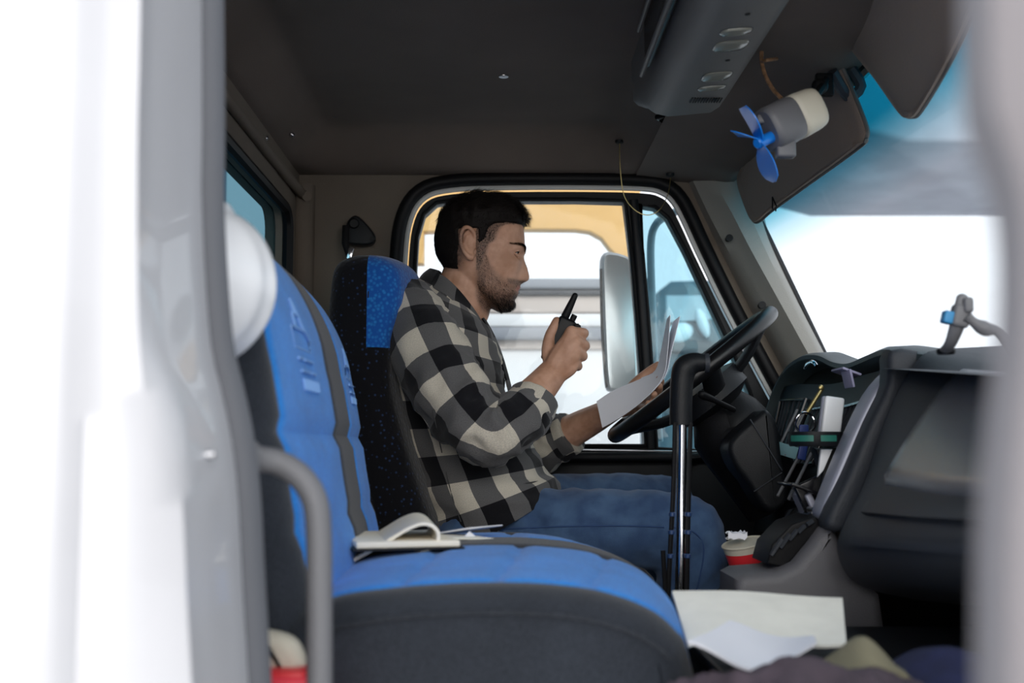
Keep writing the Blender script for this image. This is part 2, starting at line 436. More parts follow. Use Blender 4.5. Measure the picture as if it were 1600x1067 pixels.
def near_contour():
    l = [(312, -260), (315, 0), (316, 200), (315, 300), (320, 420), (330, 540), (348, 620), (362, 690), (372, 780), (378, 900), (388, 1067), (400, 1300), (412, 1900)]
    return [P(a, b, YN) for a, b in l]

# far door
d1 = bpy.data.objects.new('door_1', None); C.objects.link(d1); d1.location = (.2, YF, 0); d1['kind'] = 'structure'
mb = MB(); o1 = opening(YF - .005, .004); mb.tube(o1, .017, 10, closed=True); mb.build('outer_seal', M_black, d1)
mb = MB(); o2 = opening(YF + .0, .026); mb.tube(o2, .0065, 8, closed=True); mb.build('seal_lip', M_sealw, d1)
# window openings of the door
win_px = [(652, 694), (651, 520), (651, 420), (654, 372), (664, 337), (683, 320), (710, 316), (800, 315), (900, 315), (974, 317), (984, 400), (993, 500), (1001, 610), (1006, 694), (830, 694)]
qw_px = [(1003, 323), (1022, 326), (1042, 343), (1068, 392), (1100, 460), (1135, 535), (1168, 612), (1196, 705), (1110, 703), (1028, 698), (1022, 600), (1014, 490), (1006, 400)]
YD = YF + .02
frame_in = []
mb = MB()
# frame: fill between outer opening and union of windows, done as polygon strips through bmesh triangulation with holes
def holed_plate(outer, holes, y0, y1, name, m, parent):
    bm = bmesh.new(); edges = []
    for loop in [outer] + holes:
        vs = [bm.verts.new((x, y0, z)) for x, z in loop]
        for i in range(len(vs)): edges.append(bm.edges.new((vs[i], vs[(i+1) % len(vs)])))
    bmesh.ops.triangle_fill(bm, use_beauty=True, use_dissolve=False, edges=edges)
    r = bmesh.ops.extrude_face_region(bm, geom=bm.faces[:])
    bmesh.ops.translate(bm, vec=(0, y1 - y0, 0), verts=[g for g in r['geom'] if isinstance(g, bmesh.types.BMVert)])
    me = bpy.data.meshes.new(name); bm.to_mesh(me); bm.free(); me.materials.append(m)
    return finish(name, me, parent, False)
win = pxz(win_px, YD); qw = pxz(qw_px, YD)
outl = [(p.x, p.z) for p in opening(YD, .034)]
# drop doubled bottom corner points
holed_plate(outl, [win, qw], YD - .008, YD + .035, 'door_frame', M_blackp, d1)
for nm, l in (('window_channel', win), ('vent_window_channel', qw)):
    mb = MB(); mb.tube([Vector((x, YD - .008, z)) for x, z in offset2(l, -.004)], .0055, 8, closed=True); mb.build(nm, M_black, d1)
mb = MB(); mb.tube([Vector((x, YD - .004, z)) for x, z in offset2(l, .002)], .001, 6, closed=True)
mb = MB(); slab(mb, offset2(win, -.004), YD + .012, YD + .016, .001); mb.build('window_glass', M_glassc, d1)
mb = MB(); slab(mb, offset2(qw, -.004), YD + .012, YD + .016, .001); mb.build('vent_window_glass', M_glassq, d1)
# sill ledge, door panel, pull
mb = MB(); a = P(640, 702, YD); b = P(1215, 712, YD)
mb.box(((a.x+b.x)/2, YD - .03, a.z - .018), (b.x - a.x, .06, .022), r=.008); mb.build('window_sill', M_blackp, d1)
mb = MB(); mb.tube([P(640, 699, YD-.052), P(1210, 707, YD-.052)], .0018, 6); mb.build('sill_highlight_bead', M_steel, d1)
mb = MB(); mb.box(((a.x+b.x)/2, YD - .02, .33), (b.x - a.x - .02, .04, .58), r=.015); mb.build('door_panel', M_blackp, d1)
mb = MB(); mb.box((.15, YD - .07, .47), (.42, .08, .05), r=.02); mb.box((.15, YD-.045, .52), (.1, .02, .05), r=.008); mb.build('armrest', M_dgrey, d1)
mb = MB(); mb.tube([P(1060, 720, YD-.05), P(1062, 716, YD-.07), P(1100, 712, YD-.08)], .008, 8); mb.build('door_handle', M_blackp, d1)
# divider bar has a rubber bead
mb = MB(); mb.tube([P(990, 312, YD-.012), P(999, 420, YD-.012), P(1009, 560, YD-.012), P(1017, 700, YD-.012)], [(.011, .006)]*4, 10, ref=(1, 0, 0)); mb.build('window_divider', M_blackp, d1)

# A pillar on driver's side
mb = MB()
lines = [
    [(1075, 283, 2.80), (1098, 335, 2.80), (1130, 400, 2.80), (1180, 497, 2.80), (1225, 580, 2.80), (1262, 665, 2.80)],
    [(1083, 283, 2.775), (1110, 340, 2.765), (1142, 400, 2.76), (1190, 490, 2.76), (1238, 580, 2.76), (1276, 665, 2.76)],
    [(1092, 280, 2.77), (1122, 332, 2.75), (1152, 390, 2.745), (1200, 480, 2.74), (1250, 570, 2.74), (1290, 640, 2.74)],
    [(1110, 275, 2.75), (1142, 330, 2.72), (1172, 388, 2.71), (1220, 475, 2.71), (1268, 562, 2.71), (1310, 640, 2.71)],
    [(1145, 262, 2.74), (1168, 325, 2.72), (1195, 388, 2.715), (1237, 475, 2.715), (1280, 556, 2.715), (1320, 640, 2.715)],
    [(1158, 255, 2.76), (1180, 322, 2.745), (1203, 384, 2.74), (1244, 470, 2.74), (1287, 553, 2.74), (1330, 640, 2.74)],
    [(1175, 250, 2.82), (1190, 322, 2.82), (1208, 384, 2.82), (1248, 470, 2.82), (1290, 552, 2.82), (1335, 640, 2.82)]]
mb.grid([smooth_path([P(*q) for q in l], 4) for l in lines]); struct(mb.build('trim_3', M_pillar))
mb = MB()
for px, py in ((1137, 374), (1188, 478)):
    c = P(px, py, 2.735); mb.cyl(c, c + Vector((0, -.02, 0)), .007, 12)
    mb.cyl(c + Vector((0, -.019, 0)), c + Vector((0, -.022, 0)), .009, 12)
struct(mb.build('trim_4', M_black))

# windscreen + surround
mb = MB()
wt0 = Vector((.545, 0, 1.31)); 
def ws(z, Y):
    a = P(1185, 350, YF); b = P(1282, 552, YF)
    x = a.x + (z - a.z) / (b.z - a.z) * (b.x - a.x)
    u = (Y - 1.88) / .92
    return Vector((x + .05 * (1 - u*u), Y, z))
rows = []
for j in range(13):
    z = lerp(.80, 1.33, j/12); rows.append([ws(z, lerp(YN + .02, YF - .01, i/24)) for i in range(25)])
mb.grid(rows)
rows2 = [[p + Vector((.006, 0, .003)) for p in r] for r in rows]; mb.grid(rows2)
w2 = bpy.data.objects.new('window_2', None); C.objects.link(w2); w2.location = (.75, 1.88, 1.0); w2['kind'] = 'structure'
mb.build('windscreen_glass', M_glassw, w2)
mb = MB()
edge = [ws(lerp(.84, 1.31, i/10), YF - .015) for i in range(11)]
mb.tube(edge, .010, 8); mb.tube([ws(lerp(.84, 1.31, i/10), YN + .03) for i in range(11)], .012, 8)
mb.tube([ws(1.32, lerp(YN + .03, YF - .015, i/16)) for i in range(17)], .014, 8)
mb.build('windscreen_seal', M_gloss, w2)
mb = MB(); mb.tube([p + Vector((-.013, -.008, 0)) for p in edge], .0022, 6); mb.build('seal_bead', M_steel, w2)
# header panel between headliner and windscreen
mb = MB(); rows = []
for i in range(25):
    Y = lerp(YN, YF + .0, i/24)
    rows.append([Vector((.34, Y, 1.327)), Vector((.42, Y, 1.318)), Vector((.50, Y, 1.31)), Vector((.555, Y, 1.30)), Vector((.575, Y, 1.30)) + Vector((0, 0, .0)), ws(1.32, min(Y, YF - .015))])
mb.grid(rows); struct(mb.build('trim_5', M_head))

# near side: B pillar jamb and outer body (white), seal, striker, roof rail
mb = MB(); cont = smooth_path(near_contour(), 4)
secs = []
for p in cont:
    p = Vector(p)
    k = p.x + .245
    secs.append([Vector((XR, .99, p.z)), Vector((p.x - .03, .985, p.z)), Vector((p.x - .004, .975, p.z)), Vector((p.x, .955, p.z)), Vector((p.x + .001, .90, p.z)), Vector((p.x + .0, .82, p.z)), Vector((p.x - .0, .785, p.z)), Vector((-.245 + k*.4, .765, p.z)),
                 Vector((-.262 + k*.3, .757, p.z)), Vector((-.272, .752, p.z)), Vector((-.279, .741, p.z)), Vector((-.288, .735, p.z)), Vector((-.5, .73, p.z)), Vector((-.56, .74, p.z)), Vector((-.56, .99, p.z))])
mb.grid(secs, close=True, capa=True, capb=True); struct(mb.build('wall_right', M_body, None))
mb = MB(); mb.tube([Vector(p) + Vector((.0, .012, 0)) for p in cont], [(.0165, .012)]*len(cont), 12, ref=(1, 0, 0)); struct(mb.build('trim_6', M_seal))
st = thing('door_striker', P(262, 712, .86), 'worn steel door latch striker bolted to white door pillar', 'striker')
c = P(262, 712, .86)
xj = -.247
mb = MB(); mb.box((xj + .008, .86, c.z), (.006, .04, .052), r=.002); mb.build('plate', M_steel, st)
mb = MB(); mb.cyl((xj + .008, .86, c.z), (xj + .022, .86, c.z + .001), .007, 12, bev=.001); mb.cyl((xj + .02, .86, c.z), (xj + .034, .862, c.z + .001), .0035, 10, bev=.001); mb.build('pin', M_steel, st)
for dz in (-.019, .019):
    mb = MB(); mb.cyl((xj + .010, .86, c.z+dz), (xj + .014, .86, c.z+dz), .005, 8); mb.build('bolt', M_steel, st)
# roof rail over near door, sill under, front near pillar
mb = MB(); mb.box((.1, .955, 1.40), (1.2, .07, .14), r=.02); struct(mb.build('trim_7', M_body))
mb = MB(); mb.box((.15, .93, -.05), (1.5, .12, .14), r=.02); struct(mb.build('trim_8', M_body))
mb = MB(); mb.tube([Vector((.92, .95, .0)), Vector((.90, .95, .85)), Vector((.58, .95, 1.34))], [(.05, .035)]*3, 10, ref=(1, 0, 0)); struct(mb.build('trim_9', M_pillar))
# front bulkhead beneath windscreen
mb = MB(); mb.box((.90, (YN+YF)/2, .40), (.04, YF-YN+.06, .82), r=.01); struct(mb.build('wall_front', M_blackp))

# open passenger door, edge toward camera
d2 = bpy.data.objects.new('door_2', None); C.objects.link(d2); d2.location = (.45, .6, 0); d2['kind'] = 'structure'
prof = [(1499, -300), (1500, 60), (1506, 190), (1524, 250), (1548, 330), (1556, 420), (1552, 560), (1542, 650), (1528, 800), (1524, 1000), (1526, 1500)]
edge = smooth_path([P(a, b, .30) for a, b in prof], 4)
dv = Vector((.60, .62, 0)); nrm = Vector((dv.y, -dv.x, 0)).normalized()
mb = MB(); rows = []
for p in edge:
    p = Vector(p); q = p + dv
    rows.append([p + nrm*.0, p + nrm*.012 - dv*.012, p + nrm*.04 - dv*.01, p + nrm*.052, q + nrm*.05, q, p + dv*.3])
mb.grid(rows, close=True, capa=True, capb=True); mb.build('door_panel', M_dooring, d2)

# ------------------------------------------------------------------ ceiling details
cl = thing('dome_lamp', (-.46, 1.98, 1.34), 'oval glass dome lamp in the rear corner of the headliner', 'lamp')
def disc(mb, c, u, v, nrm, ru, rv, h, n=20, k=2.4):
    rows = []
    for s_, o_ in ((1, 0), (1, h*.6), (.88, h), (.4, h*1.05)):
        rr = []
        for i in range(n):
            a = 2*PI*i/n; ca, sa = math.cos(a), math.sin(a)
            rr.append(c + u*(ru*s_*math.copysign(abs(ca)**(2/k), ca)) + v*(rv*s_*math.copysign(abs(sa)**(2/k), sa)) + nrm*o_)
        rows.append(rr)
    mb.grid(rows, close=True, capa=True, capb=True)
c = P(379, 52, 2.02); u = (P(392, 92, 2.10) - P(366, 10, 1.93)).normalized(); nn = Vector((.8, 0, -.6)); nn = (nn - u*nn.dot(u)).normalized(); v = nn.cross(u)
mb = MB(); disc(mb, c - nn*.012, u, v, nn, .075, .032, .008); mb.build('bezel', M_dgrey, cl)
mb = MB(); disc(mb, c - nn*.004, u, v, nn, .066, .026, .012); mb.build('lens', M_lens, cl)
# recessed handle pocket
hp = thing('headliner_pocket', P(525, 160, 2.45), 'recessed black pocket cover near rear corner of headliner', 'cover')
c = P(525, 160, 2.52); u = (P(545, 188, 2.58) - P(505, 133, 2.40)).normalized(); nn = Vector((.15, -.25, -1)).normalized(); nn = (nn-u*nn.dot(u)).normalized(); v = nn.cross(u)
mb = MB(); disc(mb, c - nn*.01, u, v, nn, .082, .036, .012, k=4); mb.build('pocket_rim', M_blackp, hp)
mb = MB(); disc(mb, c - nn*.004, u, v, nn, .070, .026, .008, k=4); mb.build('pocket_face', M_head, hp)
for i, (px, py, Y, lb) in enumerate(((787, 117, 2.29, 'round metal trim button in the middle of the headliner'), (457, 211, 2.50, 'small trim button on headliner slope above the rear window'), (416, 216, 2.40, 'small trim button on rear wall just under the headliner seam'),
                                   (968, 222, 2.68, 'trim button holding the top end of the hanging wire'), (1047, 274, 2.72, 'trim button at the windscreen end of the hanging wire'))):
    c = P(px, py, Y); 
    n_ = Vector((0, 0, -1)) if i in (0, 3, 4) else Vector((.8, 0, -.6)).normalized()
    if i == 0: c.z = zceil(c.x, c.y)
    ti = thing('trim_button', c, lb, 'button')
    mb = MB(); mb.tube([c - n_*.004, c + n_*.002, c + n_*.004], [.011 if i in (0,3,4) else .006, .010 if i in (0,3,4) else .0055, .004], 14); mb.build('cap', M_steel if i < 3 else M_blackp, ti)
# hanging wire
mb = MB(); wl = [P(968, 224, 2.68), P(969, 262, 2.68), P(975, 305, 2.69), (P(992, 328, 2.70)), P(1012, 336, 2.70), P(1030, 328, 2.70), P(1043, 305, 2.71), P(1048, 277, 2.72)]
tag(mb.tube(wl, .0011, 6, sub=5).build('wire', M_brass), 'thin loop of wire hanging from headliner over the side window', 'wire')

# overhead console
oc = thing('overhead_console', (.37, 1.8, 1.30), 'grey overhead console with lamps and a speaker grille', 'console')
mb = MB(); rows = []
pr = [(.262, 1.42), (.266, 1.33), (.275, 1.295), (.292, 1.272), (.315, 1.266), (.395, 1.274), (.412, 1.285), (.424, 1.31), (.43, 1.335), (.43, 1.42)]
for i in range(14):
    Y = [1.05, 1.06, 1.3, 1.5, 1.6, 1.7, 1.8, 1.9, 2.0, 2.08, 2.14, 2.18, 2.20, 2.205][i]
    k = sstep(2.06, 2.22, Y)
    rows.append([Vector((x, Y, z + k*(1.34 - z)*.75 if z < 1.34 else z)) for x, z in pr])
mb.grid(rows, close=True, capa=True, capb=True); mb.build('housing', M_cons, oc)
pu = Vector((0, 1, 0)); pv = Vector((.08, 0, .008)).normalized(); pn = pu.cross(pv); pn = pn if pn.z < 0 else -pn
def onc(px, py):
    # intersect pixel ray with sloping console face
    d = P(px, py, 1) - CAM; p0 = Vector((.315, 1.8, 1.266)); t_ = (p0 - CAM).dot(pn) / d.dot(pn); return CAM + d*t_
for px, py, ru, rv in ((1150, 49, .018, .029), (1142, 71, .027, .032), (1120, 119, .027, .030), (1112, 137, .016, .029)):
    c = onc(px, py); mb = MB(); disc(mb, c - pn*.006, pu, pv, pn, ru, rv, .006, k=3.5); mb.build('lamp_bezel', M_dgrey, oc)
    mb = MB(); disc(mb, c - pn*.002, pu, pv, pn, ru-.005, rv-.005, .005, k=3.5); mb.build('lamp_lens', M_lens, oc)
mb = MB()
for k in range(12):
    a = onc(1082 + k*4.2, 152); b_ = a + pu*.026; mb.tube([a + pn*.0015 - pu*0, b_ + pn*.0015], .0012, 5)
mb.build('speaker_grille', M_black, oc)
mb = MB(); c = Vector((.262, 1.7, 1.34))
mb.box((.258, 1.55, 1.352), (.012, .75, .085), r=.004); mb.build('storage_opening', M_gloss, oc)
mb = MB(); mb.tube([(.250, 1.15, 1.305), (.250, 1.95, 1.305)], .005, 8); mb.tube([(.244, 1.15, 1.385), (.246, 1.95, 1.385)], .004, 8); mb.build('opening_lip', M_cons, oc)
for px, py in ((1168, 22), (1137, 94), (1118, 154)):
    mb = MB(); c = onc(px, py); mb.cyl(c - pn*.002, c + pn*.001, .004, 10); mb.build('screw', M_black, oc)
# diamond shaped recess ahead of console
mb = MB(); c = P(1050, 187, 2.36)
slab(mb, [(.005, .068), (.045, .022), (.012, -.07), (-.037, -.02)], -.006, .006, .004, fr=lambda x, z, y: c + Vector((x + z*.1, z*1.0, 0)) + Vector((0, -.1*z, -y)) )
tag(mb.build('ceiling_vent', M_gloss), 'black diamond-shaped vent recess at the end of the overhead console', 'vent')

# header bracket rail + wiring
hb = thing('wire_bracket', P(1225, 70, 1.9), 'dark metal bracket with loose tan wires above the fan', 'bracket')
mb = MB(); mb.tube([P(1190, 67, 1.86), P(1260, 68, 1.84)], .004, 8)
for px in (1215, 1250): 
    c = P(px, 67, 1.85); mb.tube([c + Vector((-.012, 0, .002)), c + Vector((-.006, -.004, -.005)), c + Vector((.006, -.004, -.005)), c + Vector((.012, 0, .002))], .003, 6)
mb.build('rail', M_blackp, hb)
mb = MB(); mb.tube([P(1191, 70, 1.86), P(1190, 95, 1.86), P(1196, 118, 1.85), P(1208, 140, 1.84), P(1222, 155, 1.82)], .0035, 8, sub=4)
mb.tube([P(1190, 97, 1.86), P(1198, 94, 1.84), P(1214, 92, 1.85)], .003, 8, sub=3); mb.build('wires', mat('tan_wire', (.22, .12, .06), .6, var=.5, vscale=90), hb)

# sun visors
def visor(l, Yc, label, clip):
    pts = [P(*q) for q in l]
    o = thing('sun_visor', pts[0], label, 'sun visor')
    c = sum(pts, Vector()) / len(pts)
    sm = smooth_path(pts, 5, closed=True)
    sm = [Vector(p) for p in sm]
    n_ = Vector((0, 0, 0))
    for i in range(len(sm)): n_ += (sm[i] - c).cross(sm[(i+1) % len(sm)] - c)
    n_.normalize()
    if n_.x > 0: n_ = -n_
    mb = MB(); rows = []
    for s_, o_ in ((.90, -.009), (.97, -.008), (1, -.004), (1, .004), (.97, .009), (.93, .007), (.90, .009)):
        rows.append([c + (p - c)*s_ + n_*o_ for p in sm])
    mb.grid(rows, close=True, capa=True, capb=True); mb.build('panel', M_visor, o)
    mb = MB(); mb.tube([c + (p - c)*1.0 for p in sm], .004, 6, closed=True); mb.build('edge_piping', mat('piping', (.07, .06, .055), .5), o)
    return o, c, n_
v1, c1, n1 = visor([(1158, 268, 2.62), (1180, 236, 2.52), (1260, 150, 2.15), (1298, 108, 1.95), (1314, 104, 1.92), (1325, 125, 1.92), (1352, 192, 1.90), (1354, 215, 1.90), (1340, 232, 1.93), (1260, 290, 2.27), (1205, 330, 2.53), (1186, 346, 2.62), (1175, 342, 2.64), (1162, 310, 2.64), (1155, 285, 2.63)], 2.2,
                   'dark brown driver sun visor folded down behind the small fan', None)
v2, c2, n2 = visor([(1326, 62, 1.82), (1330, 45, 1.78), (1372, -40, 1.55), (1420, -160, 1.3), (1560, -160, 1.2), (1550, -60, 1.28), (1515, 30, 1.40), (1480, 105, 1.52), (1440, 172, 1.72), (1425, 182, 1.76), (1410, 174, 1.79), (1370, 118, 1.81)], 1.6,
                   'dark grey brown passenger sun visor nearest the open door', None)
mb = MB(); mb.tube([P(1207, 308, 2.44), P(1213, 322, 2.42), P(1212, 330, 2.42)], .0015, 6); mb.tube([P(1207, 308, 2.44), P(1207, 326, 2.42)], .0015, 6); mb.build('clip', M_black, v1)
mb = MB(); mb.tube([P(1105, 248, 2.58), P(1128, 243, 2.6), P(1135, 252, 2.60), P(1158, 262, 2.61)], .004, 8, sub=3); mb.build('mounting_arm', M_blackp, v1)
mb = MB(); mb.box(P(1335, 45, 1.83), (.02, .03, .03), r=.006); mb.tube([P(1330, 30, 1.84), P(1352, 70, 1.80)], .008, 8); mb.build('hinge', M_black, v2)
mb = MB(); mb.tube([P(1300, 112, 1.9), P(1325, 150, 1.93), P(1345, 135, 1.93), P(1330, 108, 1.93)], .01, 8, sub=3)
tag(mb.build('visor_mount', M_dgrey), 'bluish metal mounting post between the two sun visors', 'mount')

# fan
fan = thing('dashboard_fan', P(1235, 190, 1.80), 'small cabin fan with blue blades and beige motor housing', 'fan')
ax0 = P(1205, 232, 1.76); ax1 = P(1270, 172, 1.74)
a_ = P(1196, 205, 1.72); b_ = P(1276, 168, 1.74)
ax = (b_ - a_).normalized()
def housing(t0, t1, r0, r1, m, nm, k=2.9):
    mb = MB(); rows = []
    U = Vector((0, 0, 1)); U = (U - ax*U.dot(ax)).normalized(); V = ax.cross(U)
    for t, s in ((t0, .86), (t0 + .004, .97), (t0 + .010, 1.0), (t1 - .012, 1.0), (t1 - .004, .95), (t1, .8)):
        rr = lerp(r0, r1, (t - t0)/(t1 - t0)) * s; row = []
        for i in range(24):
            q = 2*PI*i/24; ca, sa = math.cos(q), math.sin(q)
            row.append(a_ + ax*t + U*(rr*math.copysign(abs(ca)**(2/k), ca)) + V*(rr*math.copysign(abs(sa)**(2/k), sa)))
        rows.append(row)
    mb.grid(rows, close=True, capa=True, capb=True); return mb.build(nm, m, fan)
housing(.0, .055, .035, .036, M_fang, 'front_housing')
housing(.050, .098, .0365, .033, M_beige, 'rear_housing')
# axle comes down-left from housing
hub = P(1188, 222, 1.70)
mb = MB(); mb.box(P(1227, 232, 1.72), (.03, .02, .03), r=.004); mb.build('mount_tab', M_fang, fan)
mb = MB(); mb.box(P(1190, 188, 1.72), (.018, .02, .014), r=.003); mb.build('mount_tab', M_fang, fan)
hx = (hub - P(1226, 205, 1.72)).normalized()
mb = MB(); mb.cyl(P(1218, 208, 1.72), hub + hx*.008, .009, 14, bev=.002); mb.build('hub', M_fanb, fan)
for k in range(3):
    A0 = {0: Vector((.004, -.01, -.050)), 1: Vector((-.022, -.018, .042)), 2: Vector((-.034, .02, .012))}[k]
    tip = {0: P(1211, 284, 1.71), 1: P(1159, 168, 1.69), 2: P(1148, 210, 1.73)}[k]
    dirv = (tip - hub); Ln = dirv.length; dirv.normalize()
    sidev = {0: (P(1226, 255, 1.69) - P(1196, 262, 1.74)), 1: (P(1176, 205, 1.68) - P(1166, 207, 1.76)), 2: (P(1172, 238, 1.66) - P(1178, 226, 1.76))}[k]
    sidev = (sidev - dirv*sidev.dot(dirv)).normalized(); th = dirv.cross(sidev)
    mb = MB(); rows = []
    for j in range(9):
        t_ = j/8; wd = .008 + .021*math.sin(min(1, t_*1.12)*PI*.78)**.8 if t_ < .97 else .010
        rw_ = []
        for i in range(7):
            s_ = i/6*2 - 1
            rw_.append(hub + dirv*(t_*Ln) + sidev*(wd*s_) + th*(.004*s_ + .003*math.sin(t_*3)))
        rows.append(rw_)
    back = [[p + th*.0018 for p in r] for r in rows]
    loop = lambda R: [R[0][i] for i in range(7)] + [R[j][6] for j in range(1, 9)] + [R[8][i] for i in range(5, -1, -1)] + [R[j][0] for j in range(7, 0, -1)]
    mb.grid(rows); mb.grid(back); mb.grid([loop(rows), loop(back)], close=True)
    mb.build('blade', M_fanb, fan)
mb = MB(); mb.tube([P(1272, 152, 1.76), P(1282, 138, 1.82), P(1290, 125, 1.88)], .007, 8, sub=3); mb.sphere(P(1281, 135, 1.84), .014); mb.box(P(1288, 133, 1.88), (.03, .012, .04), r=.003); mb.build('swivel_bracket', M_black, fan)

# ------------------------------------------------------------------ belt anchor
ba = thing('seat_belt_anchor', P(560, 370, 2.75), 'black seat belt shoulder anchor bolted to the side wall behind the driver', 'seat belt')
mb = MB(); slab(mb, smooth_path(pxz([(540, 350), (548, 338), (560, 337), (583, 362), (584, 376), (572, 382), (545, 380), (537, 370)], 2.75), 3, True), 2.755, 2.785, .006); mb.build('anchor_plate', M_blackp, ba)
mb = MB(); mb.cyl(P(553, 349, 2.757), P(553, 349, 2.745), .013, 14, bev=.003); mb.build('bolt', M_black, ba)
mb = MB(); mb.cyl(P(581, 373, 2.757), P(581, 373, 2.748), .006, 10); mb.build('bolt', M_black, ba)
mb = MB(); mb.tube([P(540, 352, 2.75), P(539, 380, 2.74), P(546, 400, 2.74)], [(.008, .002)]*3, 8, ref=(1, 0, 0)); mb.build('belt_guide', M_black, ba)
mb = MB(); mb.box(P(547, 396, 2.73), (.012, .004, .028), Matrix.Rotation(.25, 3, 'Y'), r=.001); mb.build('buckle_tip', M_chrome, ba)

# ------------------------------------------------------------------ driver seat
ds = thing('driver_seat', (-.05, 2.4, 0), 'tall black driver seat with dimpled blue upper panel, occupied', 'seat')
ol = pxz([(511, 510), (515, 450), (523, 418), (545, 404), (575, 401), (603, 411), (618, 430), (620, 470), (606, 530), (604, 600), (622, 680), (650, 770), (676, 850), (672, 905), (640, 925), (600, 890), (568, 780), (540, 680), (520, 590)], 2.16)
ol = smooth_path(ol, 6, True)
xb = P(574, 470, 2.16).x; zb = P(570, 543, 2.16).z
def bulge(p):
    k = 1 - ((p.y - 2.4)/.25)**2
    return p + Vector((.03*k if p.x > -.27 else 0, 0, .025*k if p.z > .95 else 0))
def two_tone(name, A, B, xb, zb):
    m = A.copy(); m.name = name; N = m.node_tree; bA = [n for n in N.nodes if n.type == 'BSDF_PRINCIPLED'][0]
    src = bA.inputs['Base Color'].links[0].from_socket
    t = N.nodes.new('ShaderNodeTexCoord'); v = N.nodes.new('ShaderNodeTexVoronoi'); v.inputs['Scale'].default_value = 130; N.links.new(t.outputs['Object'], v.inputs[0])
    r = N.nodes.new('ShaderNodeValToRGB'); N.links.new(v.outputs['Distance'], r.inputs[0]); e = r.color_ramp.elements
    e[0].position = .1; e[0].color = (.02, .20, .55, 1); e[1].position = .55; e[1].color = (.008, .085, .36, 1)
    sp = N.nodes.new('ShaderNodeSeparateXYZ'); N.links.new(t.outputs['Object'], sp.inputs[0])
    g1 = N.nodes.new('ShaderNodeMath'); g1.operation = 'GREATER_THAN'; g1.inputs[1].default_value = xb; N.links.new(sp.outputs[0], g1.inputs[0])
    g2 = N.nodes.new('ShaderNodeMath'); g2.operation = 'GREATER_THAN'; g2.inputs[1].default_value = zb; N.links.new(sp.outputs[2], g2.inputs[0])
    g = N.nodes.new('ShaderNodeMath'); g.operation = 'MULTIPLY'; N.links.new(g1.outputs[0], g.inputs[0]); N.links.new(g2.outputs[0], g.inputs[1])
    mx = N.nodes.new('ShaderNodeMix'); mx.data_type = 'RGBA'; N.links.new(g.outputs[0], mx.inputs[0]); N.links.new(src, mx.inputs[6]); N.links.new(r.outputs[0], mx.inputs[7]); N.links.new(mx.outputs[2], bA.inputs['Base Color'])
    return m
ds_off = Vector((0, 0, 0))
mb = MB(); slab(mb, ol, 2.15, 2.65, .032, ny=16, fn=bulge)
mb.build('backrest', two_tone('driver_seat_fabric', M_dots, M_blue2, xb, zb), ds)
mb = MB(); mb.tube([Vector((xb - .001, 2.166, zb)), P(575, 470, 2.152), P(577, 430, 2.158), P(578, 412, 2.18)], .0022, 6, sub=4); mb.build('piping', M_black, ds)
mb = MB(); mb.box((.02, 2.4, .37), (.56, .52, .12), r=.05); mb.build('seat_cushion', M_dots, ds)
mb = MB(); mb.box((.0, 2.4, .24), (.42, .40, .14), r=.03); mb.box((.0, 2.4, .09), (.46, .44, .18), r=.02); mb.build('pedestal', M_blackp, ds)

# ------------------------------------------------------------------ passenger bench seat
ps = thing('passenger_seat', (0, 1.5, 0), 'blue and charcoal striped passenger bench seat nearest the camera', 'seat')
Y0, Y1 = 1.12, 1.89
def stripe(y): return 1 if (1.175 < y < 1.50 or 1.66 < y < 1.845) else 0
# backrest
fx = [(.44, -.185), (.50, -.19), (.60, -.212), (.70, -.228), (.80, -.250), (.87, -.285), (.91, -.325), (.925, -.36)]
front = [(x, z) for z, x in fx]
back_ol = front + [(-.41, .915), (-.435, .87), (-.43, .75), (-.40, .60), (-.36, .45), (-.30, .40), (-.22, .41)]
back_ol = smooth_path(back_ol, 6, True)
def quilt(p):
    # channels across the backrest
    if p.z > .45:
        g = 0
        for zz in (.57, .665, .76):
            g += math.exp(-((p.z - zz)/.006)**2)
        for yy in (1.175, 1.50, 1.66, 1.845):
            g += .8*math.exp(-((p.y - yy)/.006)**2)
        b = .012*math.sin(max(0, min(1, (p.y - Y0)/(Y1 - Y0)))*PI)
        p = p + Vector((-.007*min(g, 1.2) + b, 0, 0)) if p.x > -.34 else p
    return p
mb = MB()
def rows_seat(ol, ys, r, fn, matfn):
    rows = []
    for y in ys:
        e = min(y - Y0, Y1 - y); d = 0
        if e < r: d = r - math.sqrt(max(0, r*r - (r - e)**2))
        rows.append([fn(Vector((x, y, z))) for x, z in offset2(ol, d)])
    b = len(mb.f); mb.grid(rows, close=True, capa=True, capb=True)
    for i in range(b, len(mb.f)):
        c = sum((Vector(mb.v[q]) for q in mb.f[i]), Vector())/len(mb.f[i]); mb.m[i] = matfn(c)
ys = [Y0 + (Y1-Y0)*(i/90) for i in range(91)]; ys = [Y0, Y0+.002, Y0+.005] + ys[1:-1] + [Y1-.005, Y1-.002, Y1]
ys = sorted([y for y in ys if all(abs(y - q) > .004 for q in (1.175, 1.50, 1.66, 1.845))] + [q + d for q in (1.175, 1.50, 1.66, 1.845) for d in (-.003, 0, .003)])
rows_seat(back_ol, ys, .045, quilt, lambda c: stripe(c.y) if (c.x > -.36 and c.z > .46) else 0)
mb.build('backrest', [M_char, M_blue], ps)
